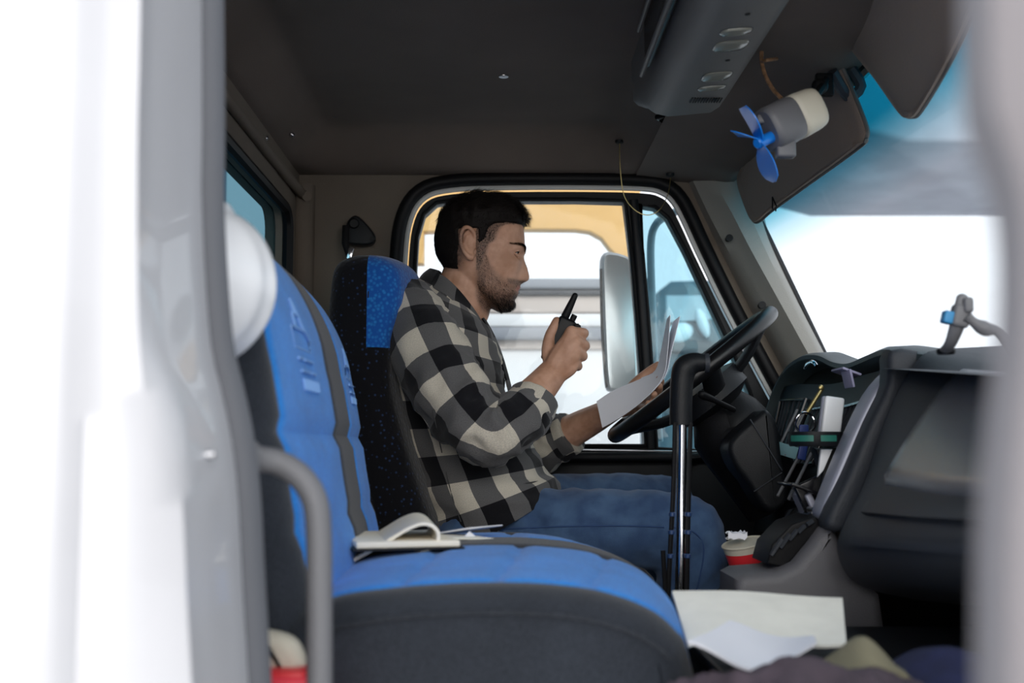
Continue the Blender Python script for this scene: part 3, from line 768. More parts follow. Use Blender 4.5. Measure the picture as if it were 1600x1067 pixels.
# cushion
tp = [(440, 975), (520, 938), (610, 924), (700, 917), (780, 915), (860, 918), (940, 930), (1010, 957), (1050, 990), (1070, 1025)]
tl = pxz(tp, 1.15)
cu_ol = tl + [(.195, .37), (.17, .33), (-.2, .33), (-.24, .36), (-.24, .44)]
cu_ol = smooth_path(cu_ol, 6, True)
def quilt2(p):
    if p.z > .42:
        g = 0
        for xx in (-.10, -.0, .09):
            g += math.exp(-((p.x - xx - .03*math.sin((p.y-1.2)*4))/.006)**2) * (1 if stripe(p.y) else 0)
        for yy in (1.175, 1.50, 1.66, 1.845): g += .9*math.exp(-((p.y - yy)/.006)**2)
        k = math.sin(max(0, min(1, (p.y - Y0)/(Y1 - Y0)))*PI)
        p = p + Vector((.03*k*sstep(0, .2, p.x), 0, -.006*min(g, 1.2) + .012*k))
    return p
mb = MB(); rows_seat(cu_ol, ys, .03, quilt2, lambda c: stripe(c.y) if c.z > (.47 - .25*max(0, c.x)) else 0)
mb.build('seat_cushion', [M_char, M_blue], ps)
mb = MB(); mb.tube([P(a, b + 42, 1.117) for a, b in tp[1:-1]], .0016, 6, sub=3); mb.build('side_seam', M_char, ps)
mb = MB(); mb.box((-.02, 1.5, .16), (.40, .62, .32), r=.02); mb.build('pedestal', M_blackp, ps)
mb = MB(); slab(mb, smooth_path(pxz([(405, 990), (430, 985), (465, 1000), (480, 1040), (470, 1085), (430, 1075), (408, 1040)], 1.10), 4, True), 1.085, 1.115, .012); mb.build('recliner_cover', M_beige, ps)
# embroidered emblems (truck badge with lines of lettering), stitched on backrest
thr = mat('embroidery_thread', (.22, .42, .78), .7, bump=.5)
from mathutils import geometry
def seat_pt(y, z):
    x = interp(fx, z); q = quilt(Vector((x, y, z))); return q + Vector((.0015, 0, .0005))
for (yc, zc, s) in ((1.34, .765, .8), (1.755, .755, .62)):
    mb = MB()
    def stitch(l, r=.0022, cl=False):
        mb.tube([seat_pt(yc + a*s, zc + b*s) for a, b in l], r*(.6 + .4*s), 6, closed=cl)
    stitch([(-.055, .0), (.055, .0), (.055, .018), (.03, .03), (-.055, .03)], cl=True)
    stitch([(-.035, .03), (-.025, .052), (.015, .052), (.025, .03)]); stitch([(-.01, .052), (0, .075), (.012, .052)])
    stitch([(-.05, -.016), (-.02, -.016)]); stitch([(-.01, -.016), (.05, -.016)])
    stitch([(-.05, -.034), (.01, -.034)]); stitch([(.02, -.034), (.05, -.034)])
    for k in range(6): stitch([(-.048 + k*.019, -.062), (-.048 + k*.019, -.046), (-.038 + k*.019, -.046), (-.038 + k*.019, -.06)])
    mb.build('embroidered_emblem', thr, ps)

# ------------------------------------------------------------------ hard hat
hh = thing('hard_hat', P(330, 435, 1.40), 'white hard hat resting on top of the passenger seat back', 'hard hat')
hc = P(300, 447, 1.085); Rh = Matrix.Rotation(math.radians(104), 3, 'Y')
def hat_p(th, ph, r=1.0, dz=0):
    p = Vector((.0800*r*math.cos(ph)*math.sin(th), .0790*r*math.sin(ph)*math.sin(th), .076*r*math.cos(th) + dz))
    rid = .005*math.exp(-(p.y/.009)**2) + .0025*math.exp(-((abs(p.y)-.03)/.006)**2)
    p.z += rid if th < 1.3 else 0
    return hc + Rh @ p
mb = MB(); mb.grid([[hat_p(lerp(.02, PI/2, j/16), 2*PI*i/40) for i in range(40)] for j in range(17)], close=True, capa=True)
mb.grid([[hat_p(lerp(.02, PI/2, j/16), 2*PI*i/40, .975) for i in range(40)] for j in range(17)], close=True, capa=True); mb.build('shell', M_white, hh)
mb = MB(); rows = []
for dr, dz in ((.985, 0), (1.0, .006), (1.10, .002), (1.22, -.008), (1.23, -.011), (1.1, -.004), (.985, -.003)):
    row = []
    for i in range(40):
        a = 2*PI*i/40; e = 1 if dr < 1.05 else 1 + (dr - 1)*(.25 + 1.2*max(0, math.cos(a))**2 - .0) / (dr - 1) * (dr - 1)
        e = 1 + (dr - 1)*(.45 + .9*max(0, math.cos(a))**2) if dr > 1.02 else dr
        row.append(hc + Rh @ Vector((.0800*e*math.cos(a), .0790*e*math.sin(a), dz)))
    rows.append(row)
mb.grid(rows, close=True); mb.build('brim', M_white, hh)
mb = MB(); mb.tube([hc + Rh @ Vector((.0820*math.cos(a), .081*math.sin(a), .012)) for a in [2*PI*i/32 for i in range(32)]], .004, 8, closed=True); mb.build('rim_band', M_white, hh)

# ------------------------------------------------------------------ grab handle
gh = thing('grab_handle', P(440, 760, 1.02), 'grey tubular grab handle beside the door opening', 'handle')
mb = MB(); mb.tube([P(352, 716, 1.0), P(395, 717, 1.01), P(432, 722, 1.02), P(466, 742, 1.02), P(488, 772, 1.02), P(497, 812, 1.02), P(499, 900, 1.02), P(499, 1100, 1.02), P(497, 1300, 1.02)], .0115, 14, sub=5); mb.build('tube', M_grey, gh)
mb = MB(); mb.cyl(P(372, 716, .995), P(396, 716, 1.01), .016, 14, bev=.003); mb.build('mounting_collar', M_grey, gh)

# ------------------------------------------------------------------ notepad on seat, papers
def sheet(name, far, near, m, th=.0012, parent=None, sub=4):
    A = [Vector(p) for p in smooth_path([P(*q) for q in far], sub)]; B = [Vector(p) for p in smooth_path([P(*q) for q in near], sub)]
    n = len(A); rows = []; rows2 = []
    for i in range(n):
        r = [A[i].lerp(B[i], t/6) for t in range(7)]
        rows.append(r)
    for j in range(n):
        r2 = []
        for i in range(7):
            du = rows[min(j+1, n-1)][i] - rows[max(j-1, 0)][i]; dvv = rows[j][6] - rows[j][0]
            r2.append(rows[j][i] + du.cross(dvv).normalized()*th)
        rows2.append(r2)
    mb = MB(); mb.grid(rows); mb.grid(rows2)
    lp = lambda R: [R[0][i] for i in range(7)] + [R[j][6] for j in range(1, n)] + [R[n-1][i] for i in range(5, -1, -1)] + [R[j][0] for j in range(n-2, 0, -1)]
    mb.grid([lp(rows), lp(rows2)], close=True)
    return mb.build(name, m, parent)
np_ = thing('notepad', P(640, 870, 1.5), 'cream notepad with a curled-back page on the passenger seat', 'notepad')
def seatz(x, y, dz=0): 
    return Vector((x, y, dz))
mb = MB(); a = .52
mb.box((-.135, 1.52, .531), (.13, .19, .008), Matrix.Rotation(.25, 3, 'Z'), r=.002); lab(mb.build('pad', M_cream, np_), 'stack of cream pages')
mb = MB(); mb.box((-.135, 1.52, .5255), (.14, .20, .003), Matrix.Rotation(.25, 3, 'Z'), r=.001); lab(mb.build('backing_board', M_blackp, np_), 'dark backing board')
# curled pages
mb = MB(); curl = [(532, 888), (560, 874), (600, 852), (640, 828), (664, 821), (681, 830), (680, 848), (655, 862), (620, 874), (588, 884)]
def curlsheet(l, yA, yB, th, m, nm, nt_):
    A = [(a, b, yA) for a, b in l]
    pa = [P(*q) for q in A]; pb = [p + Vector((-.02, yB - yA, .004)) for p in pa]
    pa = [Vector(p) for p in smooth_path(pa, 5)]; pb = [Vector(p) for p in smooth_path(pb, 5)]
    mb = MB(); ra = [pa, pb]; n = len(pa)
    def nrm_(i): d = (pa[min(i+1, n-1)] - pa[max(i-1, 0)]); return d.cross(pb[i]-pa[i]).normalized()
    pa2 = [p + nrm_(i)*th for i, p in enumerate(pa)]; pb2 = [p + nrm_(i)*th for i, p in enumerate(pb)]
    mb.grid([pa, pb, pb2, pa2, pa]); mb.grid([[pa[0], pb[0]], [pa2[0], pb2[0]]]); mb.grid([[pa[-1], pb[-1]], [pa2[-1], pb2[-1]]])
    return mb.build(nm, m, nt_)
curlsheet(curl, 1.44, 1.58, .004, M_cream, 'curled_page', np_)
mb = MB()
lp = thing('folded_paper', P(700, 850, 1.6), 'loose cream papers lying behind the notepad on the seat', 'paper')
mb = MB(); mb.box((-.065, 1.62, .526), (.085, .09, .0025), Matrix.Rotation(.5, 3, 'Z') @ Matrix.Rotation(.05, 3, 'Y'), r=.001); mb.build('lower_sheet', M_cream2, lp)
mb = MB(); mb.box((-.045, 1.66, .533), (.075, .07, .002), Matrix.Rotation(.9, 3, 'Z') @ Matrix.Rotation(-.16, 3, 'X'), r=.001); mb.build('upper_sheet', M_paper, lp)
mb = MB(); mb.tube([P(716, 857, 1.6), P(734, 836, 1.62), P(745, 848, 1.63)], [(.006, .001)]*3, 6); mb.build('folded_corner', M_paper, lp)

# ------------------------------------------------------------------ dashboard
da = thing('dashboard', (.7, 1.8, .4), 'dark grey truck dashboard with silver trim and deep instrument recess', 'dashboard')
# passenger side lower body with rounded bulge
secs = [  # (list px,py, Y)
    ([(1470, 545), (1440, 556), (1410, 598), (1378, 670), (1350, 755), (1325, 815), (1312, 852), (1322, 890), (1350, 912), (1400, 925)], 1.76),
    ([(1500, 548), (1462, 560), (1425, 602), (1388, 672), (1352, 752), (1322, 812), (1308, 855), (1324, 899), (1362, 922), (1420, 935)], 1.72),
    ([(1530, 552), (1492, 566), (1448, 606), (1402, 675), (1362, 752), (1330, 810), (1318, 858), (1340, 905), (1385, 925), (1450, 940)], 1.66),
    ([(1590, 560), (1540, 572), (1492, 610), (1440, 680), (1392, 755), (1356, 815), (1345, 862), (1372, 908), (1425, 930), (1500, 945)], 1.56),
    ([(1700, 570), (1640, 582), (1585, 615), (1520, 690), (1465, 768), (1428, 822), (1420, 868), (1450, 912), (1505, 932), (1590, 950)], 1.38),
    ([(1880, 575), (1810, 590), (1740, 625), (1660, 700), (1600, 780), (1560, 830), (1552, 878), (1590, 925), (1650, 945), (1750, 960)], 1.16),
    ([(2060, 580), (1990, 595), (1910, 635), (1810, 715), (1750, 795), (1710, 842), (1700, 890), (1745, 935), (1810, 955), (1900, 970)], 1.00)]
mb = MB(); rows = []
for l, Y in secs:
    p = [Vector(q) for q in smooth_path(PP(l, Y), 5)]
    rows.append([Vector((.88, Y, p[0].z + .01))] + p + [Vector((.88, Y, p[-1].z))])
mb.grid(rows, close=True, capa=True, capb=True); mb.build('passenger_side_body', M_blackp if False else M_dgrey, da, angle=60)
# glove box door lying on the bulge
def bilinear(rows, s, t):
    j = min(int(s), len(rows) - 2); i = min(int(t), len(rows[0]) - 2); a = s - j; b = t - i
    return rows[j][i].lerp(rows[j][i+1], b).lerp(rows[j+1][i].lerp(rows[j+1][i+1], b), a)
def on_dash(s0, s1, t0, t1, off, nm, m, ns=14, nt_=14, inset=.003):
    R = []; 
    for j in range(ns + 1):
        r = []
        for i in range(nt_ + 1):
            s = lerp(s0, s1, j/ns); t = lerp(t0, t1, i/nt_); p = bilinear(rows, s, t)
            n_ = (bilinear(rows, min(s + .1, 6), t) - p).cross(bilinear(rows, s, t + .3) - p).normalized()
            if n_.x > 0: n_ = -n_
            e = min(j, ns - j, i, nt_ - i)
            r.append(p + n_*(off if e > 0 else -.002))
        R.append(r)
    mb = MB(); mb.grid(R); return mb.build(nm, m, da, angle=70)
gb = on_dash(2.55, 5.6, 7, 21.5, .008, 'glove_box_door', mat('satin_plastic', (.08, .085, .10), .26, bump=.08, bscale=500, spec=.9))
on_dash(2.5, 5.9, 23.5, 25.2, .009, 'trim_ridge', M_dgrey); on_dash(2.5, 5.9, 28.5, 30, .009, 'lower_trim_ridge', M_dgrey)
# dark pillar block between centre stack and passenger side
mb = MB()
blk = pxz([(1385, 548), (1440, 556), (1415, 600), (1382, 670), (1352, 755), (1322, 818), (1300, 830), (1284, 812), (1318, 740), (1352, 660), (1380, 600)], 1.80)
slab(mb, smooth_path(blk, 3, True), 1.775, 1.83, .012); mb.build('stack_side_panel', M_dgrey, da)
sil = pxz([(1390, 582), (1403, 580), (1382, 640), (1350, 715), (1322, 785), (1308, 812), (1290, 815), (1282, 800), (1302, 745), (1332, 675), (1362, 615)], 1.82)
mb = MB(); slab(mb, smooth_path(sil, 3, True), 1.755 + .06, 1.875, .008); mb.build('silver_trim', M_silver, da)
# centre stack / instrument panel facing the driver
pl = [((1392, 575), (1362, 640), (1330, 712), (1300, 775), (1280, 808), 1.87), ((1352, 585), (1325, 650), (1290, 722), (1262, 785), (1240, 815), 2.1),
      ((1300, 600), (1276, 660), (1250, 730), (1225, 790), (1210, 830), 2.35), ((1246, 600), (1228, 660), (1210, 730), (1196, 790), (1185, 830), 2.62), ((1222, 605), (1212, 660), (1198, 730), (1186, 790), (1176, 830), 2.72)]
mb = MB(); pr = []
for q in pl: pr.append([Vector(p) for p in smooth_path([P(a, b, q[-1]) for a, b in q[:-1]], 3)])
pr = [list(map(Vector, smooth_path([tuple(r[i]) for r in pr], 4))) for i in range(len(pr[0]))]
mb.grid(pr); mb.grid([[p + Vector((.2, 0, 0)) for p in r] for r in pr]); mb.build('instrument_panel', M_blackp, da)
# hood lip
hood = [(1183, 690, 2.76), (1194, 645, 2.74), (1208, 605, 2.72), (1226, 575, 2.67), (1250, 558, 2.58), (1275, 556, 2.47), (1298, 566, 2.34), (1320, 569, 2.2), (1345, 560, 2.07), (1368, 550, 1.95), (1386, 547, 1.86), (1440, 555, 1.76)]
hp_ = [P(*q) for q in hood]; hs = [Vector(p) for p in smooth_path(hp_, 5)]
mb = MB(); rows_h = []
for p in hs:
    wx = .80 if p.z > .78 else .76
    rows_h.append([p + Vector((.05, 0, -.028)), p + Vector((.012, 0, -.016)), p + Vector((0, 0, -.008)), p + Vector((.002, 0, .001)), p + Vector((.012, 0, .006)), p + Vector((.05, 0, .008)), Vector((max(.84, p.x + .06), p.y, max(p.z - .03, .6)))])
mb.grid(rows_h); mb.build('instrument_hood', mat('hood_plastic', (.035, .05, .055), .42, bump=.3), da)
def fill_dash_top():
    mb = MB(); r = []
    for Y, z in ((1.0, .70), (1.4, .74), (1.78, .775)): r.append([Vector((.60, Y, z)), Vector((.70, Y, z)), Vector((.88, Y, z - .01))])
    mb.grid(r); return mb
fill_dash_top().build('dash_top', M_dgrey, da)
# slats, switches, vent frames on the panel
def on_panel(s, t, off=0):   # s 0..1 near->far, t 0..1 top->bottom
    js = s*(len(pr[0]) - 1); jt = t*(len(pr) - 1); i = min(int(js), len(pr[0]) - 2); j = min(int(jt), len(pr) - 2)
    a = js - i; b = jt - j
    p = pr[j][i].lerp(pr[j][i+1], a).lerp(pr[j+1][i].lerp(pr[j+1][i+1], a), b)
    n_ = (pr[j+1][i] - pr[j][i]).cross(pr[j][i+1] - pr[j][i]).normalized()
    if n_.x > 0: n_ = -n_
    return p + n_*off
for (s0, s1, t0, t1, n_) in ((.62, .9, .12, .55, 6), (.34, .58, .18, .5, 7), (.08, .30, .2, .42, 6)):
    mb = MB(); mb.tube([on_panel(a, b, .006) for a, b in ((s0, t0), (s1, t0), (s1, t1), (s0, t1))], .004, 6, closed=True); mb.build('vent_frame', M_gloss, da)
    mb = MB()
    for k in range(1, n_): mb.tube([on_panel(lerp(s0, s1, k/n_), t0, .004), on_panel(lerp(s0, s1, k/n_), t1, .004)], .0025, 6)
    mb.build('vent_slats', M_dgrey, da)
mb = MB(); mb.tube([on_panel(.0, .02, .012), on_panel(.0, .35, .012), on_panel(.0, .7, .012), on_panel(.0, .98, .012)], .0028, 6, sub=3); mb.tube([on_panel(0.02, .98, .01), on_panel(.3, .98, .01)], .003, 6); mb.build('panel_bezel', M_steel, da)
for k in range(7):
    for q in range(2):
        s = .06 + k*.05; t_ = .62 + q*.2
        mb = MB(); a, b, c_, d_ = [on_panel(s + ds_, t_ + dt_, .0) for ds_, dt_ in ((0, 0), (.036, 0), (.036, .12), (0, .12))]
        n_ = (on_panel(s, t_, .009) - on_panel(s, t_, 0))
        R1 = [a, b, c_, d_]; cc = (a+b+c_+d_)/4
        mb.grid([R1, [p + n_ for p in R1], [cc + (p - cc)*.8 + n_*1.2 for p in R1]], close=True, capa=True, capb=True); mb.build('rocker_switch', M_gloss if (k+q) % 3 else M_dgrey, da)
for (s, t_, r) in ((.74, .35, .05), (.5, .30, .045)):
    pass
mb = MB(); mb.box(on_panel(.12, .88, .012), (.012, .10, .055), Matrix.Rotation(-.42, 3, 'Y'), r=.003); mb.build('radio_display', M_silver, da)
mb = MB(); mb.tube([P(1258, 575, 2.5), P(1262, 568, 2.46), P(1270, 565, 2.42), P(1276, 572, 2.40)], .004, 8, sub=4); mb.build('chrome_clip', M_chrome, da)
# items on the panel
cd1 = thing('purple_card', P(1322, 580, 2.0), 'pale violet card tucked under the instrument hood', 'card')
mb = MB(); mb.box(P(1322, 582, 2.02), (.035, .07, .004), Matrix.Rotation(.35, 3, 'Y'), r=.001); mb.box(P(1325, 592, 2.0), (.004, .05, .032), Matrix.Rotation(-.2, 3, 'Y'), r=.001)
mb.build('card', mat('violet_card', (.36, .34, .5), .6), cd1)
ph = thing('card_holder', P(1300, 655, 1.98), 'upright white plastic card holder above the dark cup ring', 'holder')
mb = MB(); mb.box(P(1300, 655, 1.97), (.034, .012, .078), Matrix.Rotation(.14, 3, 'Y'), r=.004); mb.build('card', M_white, ph)
mb = MB(); mb.box(P(1296, 656, 1.985), (.036, .010, .080), Matrix.Rotation(.14, 3, 'Y'), r=.004); mb.build('sleeve', M_silver, ph)
cr_ = thing('ring_cup_holder', P(1275, 688, 1.9), 'black ring cup holder with green print clipped to dashboard', 'cup holder')
c = P(1274, 686, 1.90)
mb = MB(); rows_ = []
for r_, z_ in ((.040, .012), (.044, .012), (.0445, -.006), (.042, -.012), (.037, -.010), (.0375, .008)):
    rows_.append([c + Vector((r_*math.cos(2*PI*i/32), r_*math.sin(2*PI*i/32), z_)) for i in range(32)])
mb.grid(rows_ + [rows_[0]], close=True); mb.build('ring', M_blackp, cr_)
mb = MB(); mb.grid([[c + Vector((.0452*math.cos(a), .0452*math.sin(a), z_)) for a in [lerp(-2.9, -1.9, i/10) for i in range(11)]] for z_ in (.006, -.004)])
mb.grid([[c + Vector((.0452*math.cos(a), .0452*math.sin(a), z_)) for a in [lerp(-1.65, -1.0, i/10) for i in range(11)]] for z_ in (.006, -.004)]); mb.build('green_print', M_green, cr_)
mb = MB(); slab(mb, pxz([(1268, 700), (1318, 700), (1312, 730), (1296, 765), (1275, 768), (1280, 735)], 1.92), 1.90, 1.935, .006); mb.build('holder_bracket', M_blackp, cr_)
mb = MB(); slab(mb, pxz([(1280, 702), (1298, 702), (1284, 735), (1275, 745)], 1.9), 1.888, 1.897, .002); mb.build('white_tab', M_white, cr_)
ky = thing('key', P(1265, 630, 2.2), 'brass key with ring and blue tag hanging on the dashboard', 'key')
mb = MB(); mb.tube([P(1284, 608, 2.2), P(1261, 645, 2.19)], [(.004, .0015)]*2, 8, round_ends=True); mb.sphere(P(1283, 606, 2.2), (.006, .003, .006)); mb.build('blade', M_brass, ky)
mb = MB(); c = P(1258, 660, 2.17); mb.tube([c + Vector((.019*math.cos(a), .004*math.sin(2*a), .019*math.sin(a))) for a in [2*PI*i/24 for i in range(24)]], .0022, 8, closed=True); mb.build('split_ring', M_chrome, ky)
mb = MB(); mb.box(P(1256, 671, 2.16), (.018, .005, .018), r=.002); mb.tube([P(1256, 676, 2.155), P(1255, 700, 2.145)], [(.006, .002)]*2, 8); mb.box(P(1254, 706, 2.14), (.016, .005, .03), Matrix.Rotation(.2, 3, 'Y'), r=.002); mb.build('tag', mat('blue_tag', (.01, .03, .16), .5), ky)
bp_ = thing('paper_slip', P(1226, 702, 2.35), 'small light teal slip stuck beside the column shroud', 'paper')
mb = MB(); mb.box(P(1227, 703, 2.33), (.05, .004, .025), Matrix.Rotation(.3, 3, 'Y'), r=.001); mb.build('slip', mat('teal_slip', (.18, .34, .38), .7), bp_)
# lower open cubby with rods
mb = MB()
for a, b in (((1255, 700, 2.2), (1215, 775, 2.15)), ((1268, 708, 2.05), (1232, 780, 2.0)), ((1246, 640, 2.4), (1214, 705, 2.38)), ((1256, 645, 2.35), (1226, 712, 2.33))):
    mb = MB(); mb.tube([P(*a), P(*b)], .003, 6); mb.build('panel_rod', M_grey, da)
mb = MB(); mb.box(P(1262, 768, 1.95), (.085, .1, .006), Matrix.Rotation(.35, 3, 'Y'), r=.002); mb.box(P(1270, 772, 1.93), (.05, .012, .05), Matrix.Rotation(-.42, 3, 'Y'), r=.003); mb.build('cubby_shelf', M_gloss, da)
mb = MB(); mb.tube([P(1262, 795, 1.9), P(1285, 797, 1.88), P(1297, 762, 1.87)], .004, 8); mb.build('cubby_frame', M_steel, da)
# lower console
co = thing('engine_console', P(1260, 930, 1.85), 'grey lower engine console under the centre of the dashboard', 'console')
ol = pxz([(1150, 905), (1165, 897), (1215, 893), (1243, 880), (1268, 850), (1286, 825), (1306, 815), (1316, 850), (1340, 900), (1378, 930), (1390, 1010), (1390, 1150), (1150, 1150)], 1.80)
mb = MB(); slab(mb, ol, 1.80, 1.95, .02); mb.build('side_body', mat('console_grey', (.12, .118, .128), .5, bump=.4, bscale=500), co)
ol = pxz([(1196, 880), (1204, 850), (1235, 818), (1270, 806), (1285, 818), (1262, 842), (1238, 872), (1222, 886)], 1.84)
mb = MB(); slab(mb, ol, 1.83, 1.94, .004); mb.build('cup_recess', M_black, co)
mb = MB()
for k in range(5): mb.tube([P(1205 + k*14, 868 - k*12, 1.822), P(1222 + k*12, 842 - k*7, 1.824)], .004, 6)
mb.build('recess_fins', M_dgrey, co)
# shade of the void under the passenger dash, filled in as a black box
mb = MB(); mb.box((.76, 1.38, .20), (.20, .66, .38), r=.03); tag(mb.build('dash_shade_box', M_black), 'black filler box standing in for the shade under the passenger side dashboard', 'filler')
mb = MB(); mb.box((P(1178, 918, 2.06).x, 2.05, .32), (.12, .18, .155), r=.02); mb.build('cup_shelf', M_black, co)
# paper cup
cup = thing('paper_cup', P(1165, 860, 2.05), 'beige and red paper cup stuffed with a napkin beside console', 'cup')
c0 = P(1178, 918, 2.06); c1_ = P(1163, 846, 2.05); d = (c1_ - c0); L_ = d.length; d.normalize()
mb = MB(); R0 = .030; R1 = .040
def cupring(t_, r_): return c0 + d*(L_*t_), r_
mb.tube([c0 + d*(L_*t_) for t_ in (0, .02, .82)], [R0*.95, R0, lerp(R0, R1, .82)], 28); lab(mb.build('sleeve', M_red, cup), 'red lower half')
mb = MB(); mb.tube([c0 + d*(L_*t_) for t_ in (.82, .97)], [lerp(R0, R1, .82) + .0004, R1], 28); mb.tube([c0 + d*(L_*(.97 + .02*math.sin(0))) + (d.orthogonal().normalized()*math.cos(a) + d.cross(d.orthogonal().normalized())*math.sin(a))*R1 for a in [2*PI*i/28 for i in range(28)]], .002, 6, closed=True)
mb.build('cup_body', M_beige, cup)
mb = MB(); cc = c1_ + d*.006 + Vector((-.014, 0, 0)); rr = []
for j in range(8):
    rr.append([cc + Vector(((i/7-.5)*.034, (j/7-.5)*.034, .008*noise.noise(Vector((i*.8, j*.8, 3))) + .010)) for i in range(8)])
mb.grid(rr); mb.grid([[p - Vector((0, 0, .010)) for p in r] for r in rr]); mb.grid([rr[0], [p - Vector((0, 0, .01)) for p in rr[0]]]); mb.build('napkin', M_paper, cup)

# phone mount on dash
pm = thing('phone_mount', P(1490, 530, 1.45), 'grey phone mount arm with a blue pad on top of the dashboard', 'mount')
mb = MB(); mb.tube([P(1476, 548, 1.5), P(1486, 535, 1.47), P(1498, 500, 1.45), P(1504, 466, 1.45)], [(.006, .008), (.006, .008), (.008, .010), (.006, .008)], 10, sub=4, round_ends=True); mb.build('arm', M_grey, pm)
mb = MB(); mb.box(P(1500, 494, 1.45), (.022, .02, .03), Matrix.Rotation(.2, 3, 'Y'), r=.005); mb.box(P(1508, 478, 1.45), (.012, .03, .02), r=.004); mb.build('clamp', M_grey, pm)
mb = MB(); mb.box(P(1480, 496, 1.45), (.012, .016, .016), Matrix.Rotation(.25, 3, 'Y'), r=.002); mb.build('blue_pad', mat('blue_pad', (.04, .25, .5), .5), pm)
mb = MB(); mb.tube([P(a, b, 1.44) for a, b in ((1510, 494), (1525, 506), (1540, 514), (1560, 520), (1590, 560))], .008, 10, sub=4, fn=lambda q, t_, a, n_: q + n_*.0018*math.sin(t_*90)); mb.build('flexible_neck', M_grey, pm)
mb = MB(); mb.cyl(P(1478, 549, 1.5) + Vector((0, 0, -.004)), P(1478, 549, 1.5) + Vector((0, 0, .004)), .012, 16, bev=.002); mb.build('base', M_black, pm)

# ------------------------------------------------------------------ steering wheel and column
sw = thing('steering_wheel', P(1085, 600, 2.42), 'large black truck steering wheel seen nearly edge on', 'steering wheel')
hub_c = P(1088, 604, 2.42); d_r = (P(1198, 492, 2.42) - P(962, 680, 2.42)); Rw = d_r.length/2; d_r.normalize()
ctr = (P(1198, 492, 2.42) + P(962, 680, 2.42))/2
yv = (Vector((0, 1, 0)) + Vector((.0, 0, -.02))).normalized(); wn = yv.cross(d_r).normalized()
if wn.z > 0: wn = -wn     # points away from the driver, down the column
mb = MB(); mb.tube([ctr + d_r*(Rw*math.cos(a)) + yv*(Rw*math.sin(a)) for a in [2*PI*i/64 for i in range(64)]], .0165, 16, closed=True); mb.build('rim', M_gloss if False else mat('wheel_leather', (.006, .006, .007), .3, spec=.4, bump=.2, bscale=500), sw)
hubp = ctr + wn*.045
mb = MB(); mb.tube([hubp - wn*.02, hubp - wn*.012, hubp + wn*.03, hubp + wn*.05], [.06, .085, .088, .055], 28); mb.build('hub', M_blackp, sw)
for a in (PI*.5, PI*1.5, PI*1.05, PI*1.95 if False else PI*-.05):
    q = ctr + d_r*(Rw*.97*math.cos(a)) + yv*(Rw*.97*math.sin(a)); m_ = hubp + (q - ctr)*.32
    mb = MB(); mb.tube([m_ + wn*.01, m_.lerp(q, .4) + wn*.012, m_.lerp(q, .8) + wn*.004, q], [(.032, .012), (.026, .011), (.024, .010), (.03, .012)], 12, sub=3, ref=(d_r if abs(math.cos(a)) < .5 else yv)); mb.build('spoke', M_blackp, sw)
cl_ = thing('steering_column', hubp + wn*.1, 'black steering column shroud with a stalk below the wheel', 'steering column')
mb = MB()
cend = P(1190, 745, 2.42)
mb.tube([hubp + wn*.045, hubp + wn*.09, P(1140, 670, 2.42), P(1180, 730, 2.42), P(1215, 790, 2.42)], [(.05, .06), (.075, .08), (.072, .085), (.066, .08), (.06, .07)], 20, sub=3, ref=(0, 1, 0)); mb.build('shroud', M_black, cl_)
mb = MB(); ol = pxz([(1140, 690), (1182, 650), (1196, 640), (1206, 648), (1216, 668), (1222, 720), (1232, 780), (1200, 800), (1168, 755), (1146, 725)], 2.24)
slab(mb, smooth_path(ol, 3, True), 2.235, 2.34, .012); mb.build('side_cover', M_blackp, cl_)
mb = MB(); mb.tube([P(1146, 640, 2.34), P(1118, 626, 2.30), P(1096, 616, 2.28)], [.006, .006, .009], 10, round_ends=True); mb.build('stalk', M_black, cl_)
mb = MB(); mb.tube([P(1172, 655, 2.232), P(1222, 735, 2.232)], .0015, 6); mb.tube([P(1178, 768, 2.232), P(1222, 738, 2.232)], .0015, 6); mb.build('shroud_seam', M_dgrey, cl_)

# ------------------------------------------------------------------ gear lever
gs = thing('gear_lever', P(1062, 1000, 1.95), 'tall gear lever with black angled grip and bright metal shaft', 'gear lever')
YG = 1.95
M_fit = mat('blue_fitting', (.02, .05, .14), .35)
mb = MB(); mb.tube([P(1064, 664, YG), P(1064, 625, YG), P(1066, 592, YG), P(1071, 575, YG), P(1085, 567, YG), P(1104, 567, YG)], [(.0195, .0195), (.0195, .0195), (.020, .020), (.021, .021), (.018, .018), (.014, .016)], 20, sub=5); mb.build('grip', M_blackp, gs)
mb = MB(); mb.tube([P(1100, 567, YG), P(1107, 567, YG)], [.0165, .0165], 20); mb.build('grip_button', M_dgrey, gs)
mb = MB(); mb.tube([P(1066, 660, YG), P(1065, 760, YG), P(1062, 930, YG), P(1060, 1040, YG), P(1058, 1250, YG)], .0085, 14, sub=4); mb.build('shaft', M_chrome, gs)
for i, (x0, x1, Yc) in enumerate(((1052, 1044, 1.935), (1076, 1073, 1.94))):
    mb = MB(); mb.tube([P(x0 + 3, 660, Yc), P(x0, 770, Yc), P(x1, 930, Yc), P(x1 - 2, 1080, Yc), P(x1 + 4, 1250, Yc)], .0042, 8, sub=5); mb.build('air_hose', M_black, gs)
    for y in (800, 828, 865):
        mb = MB(); mb.cyl(P(lerp(x0, x1, (y-770)/160), y, Yc - .0), P(lerp(x0, x1, (y-770)/160), y + 7, Yc), .0058, 10, bev=.001); mb.build('hose_clip', M_fit, gs)
mb = MB(); mb.tube([P(1036, 860, 1.93), P(1040, 930, 1.93), P(1042, 1100, 1.93)], .004, 8); mb.build('air_hose', M_black, gs)
mb = MB(); c = P(1058, 1200, 1.95); mb.tube([c - Vector((0, 0, .10)), c - Vector((0, 0, .05)), c, c + Vector((0, 0, .04))], [.09, .075, .04, .02], 20); mb.build('boot', M_black, gs)

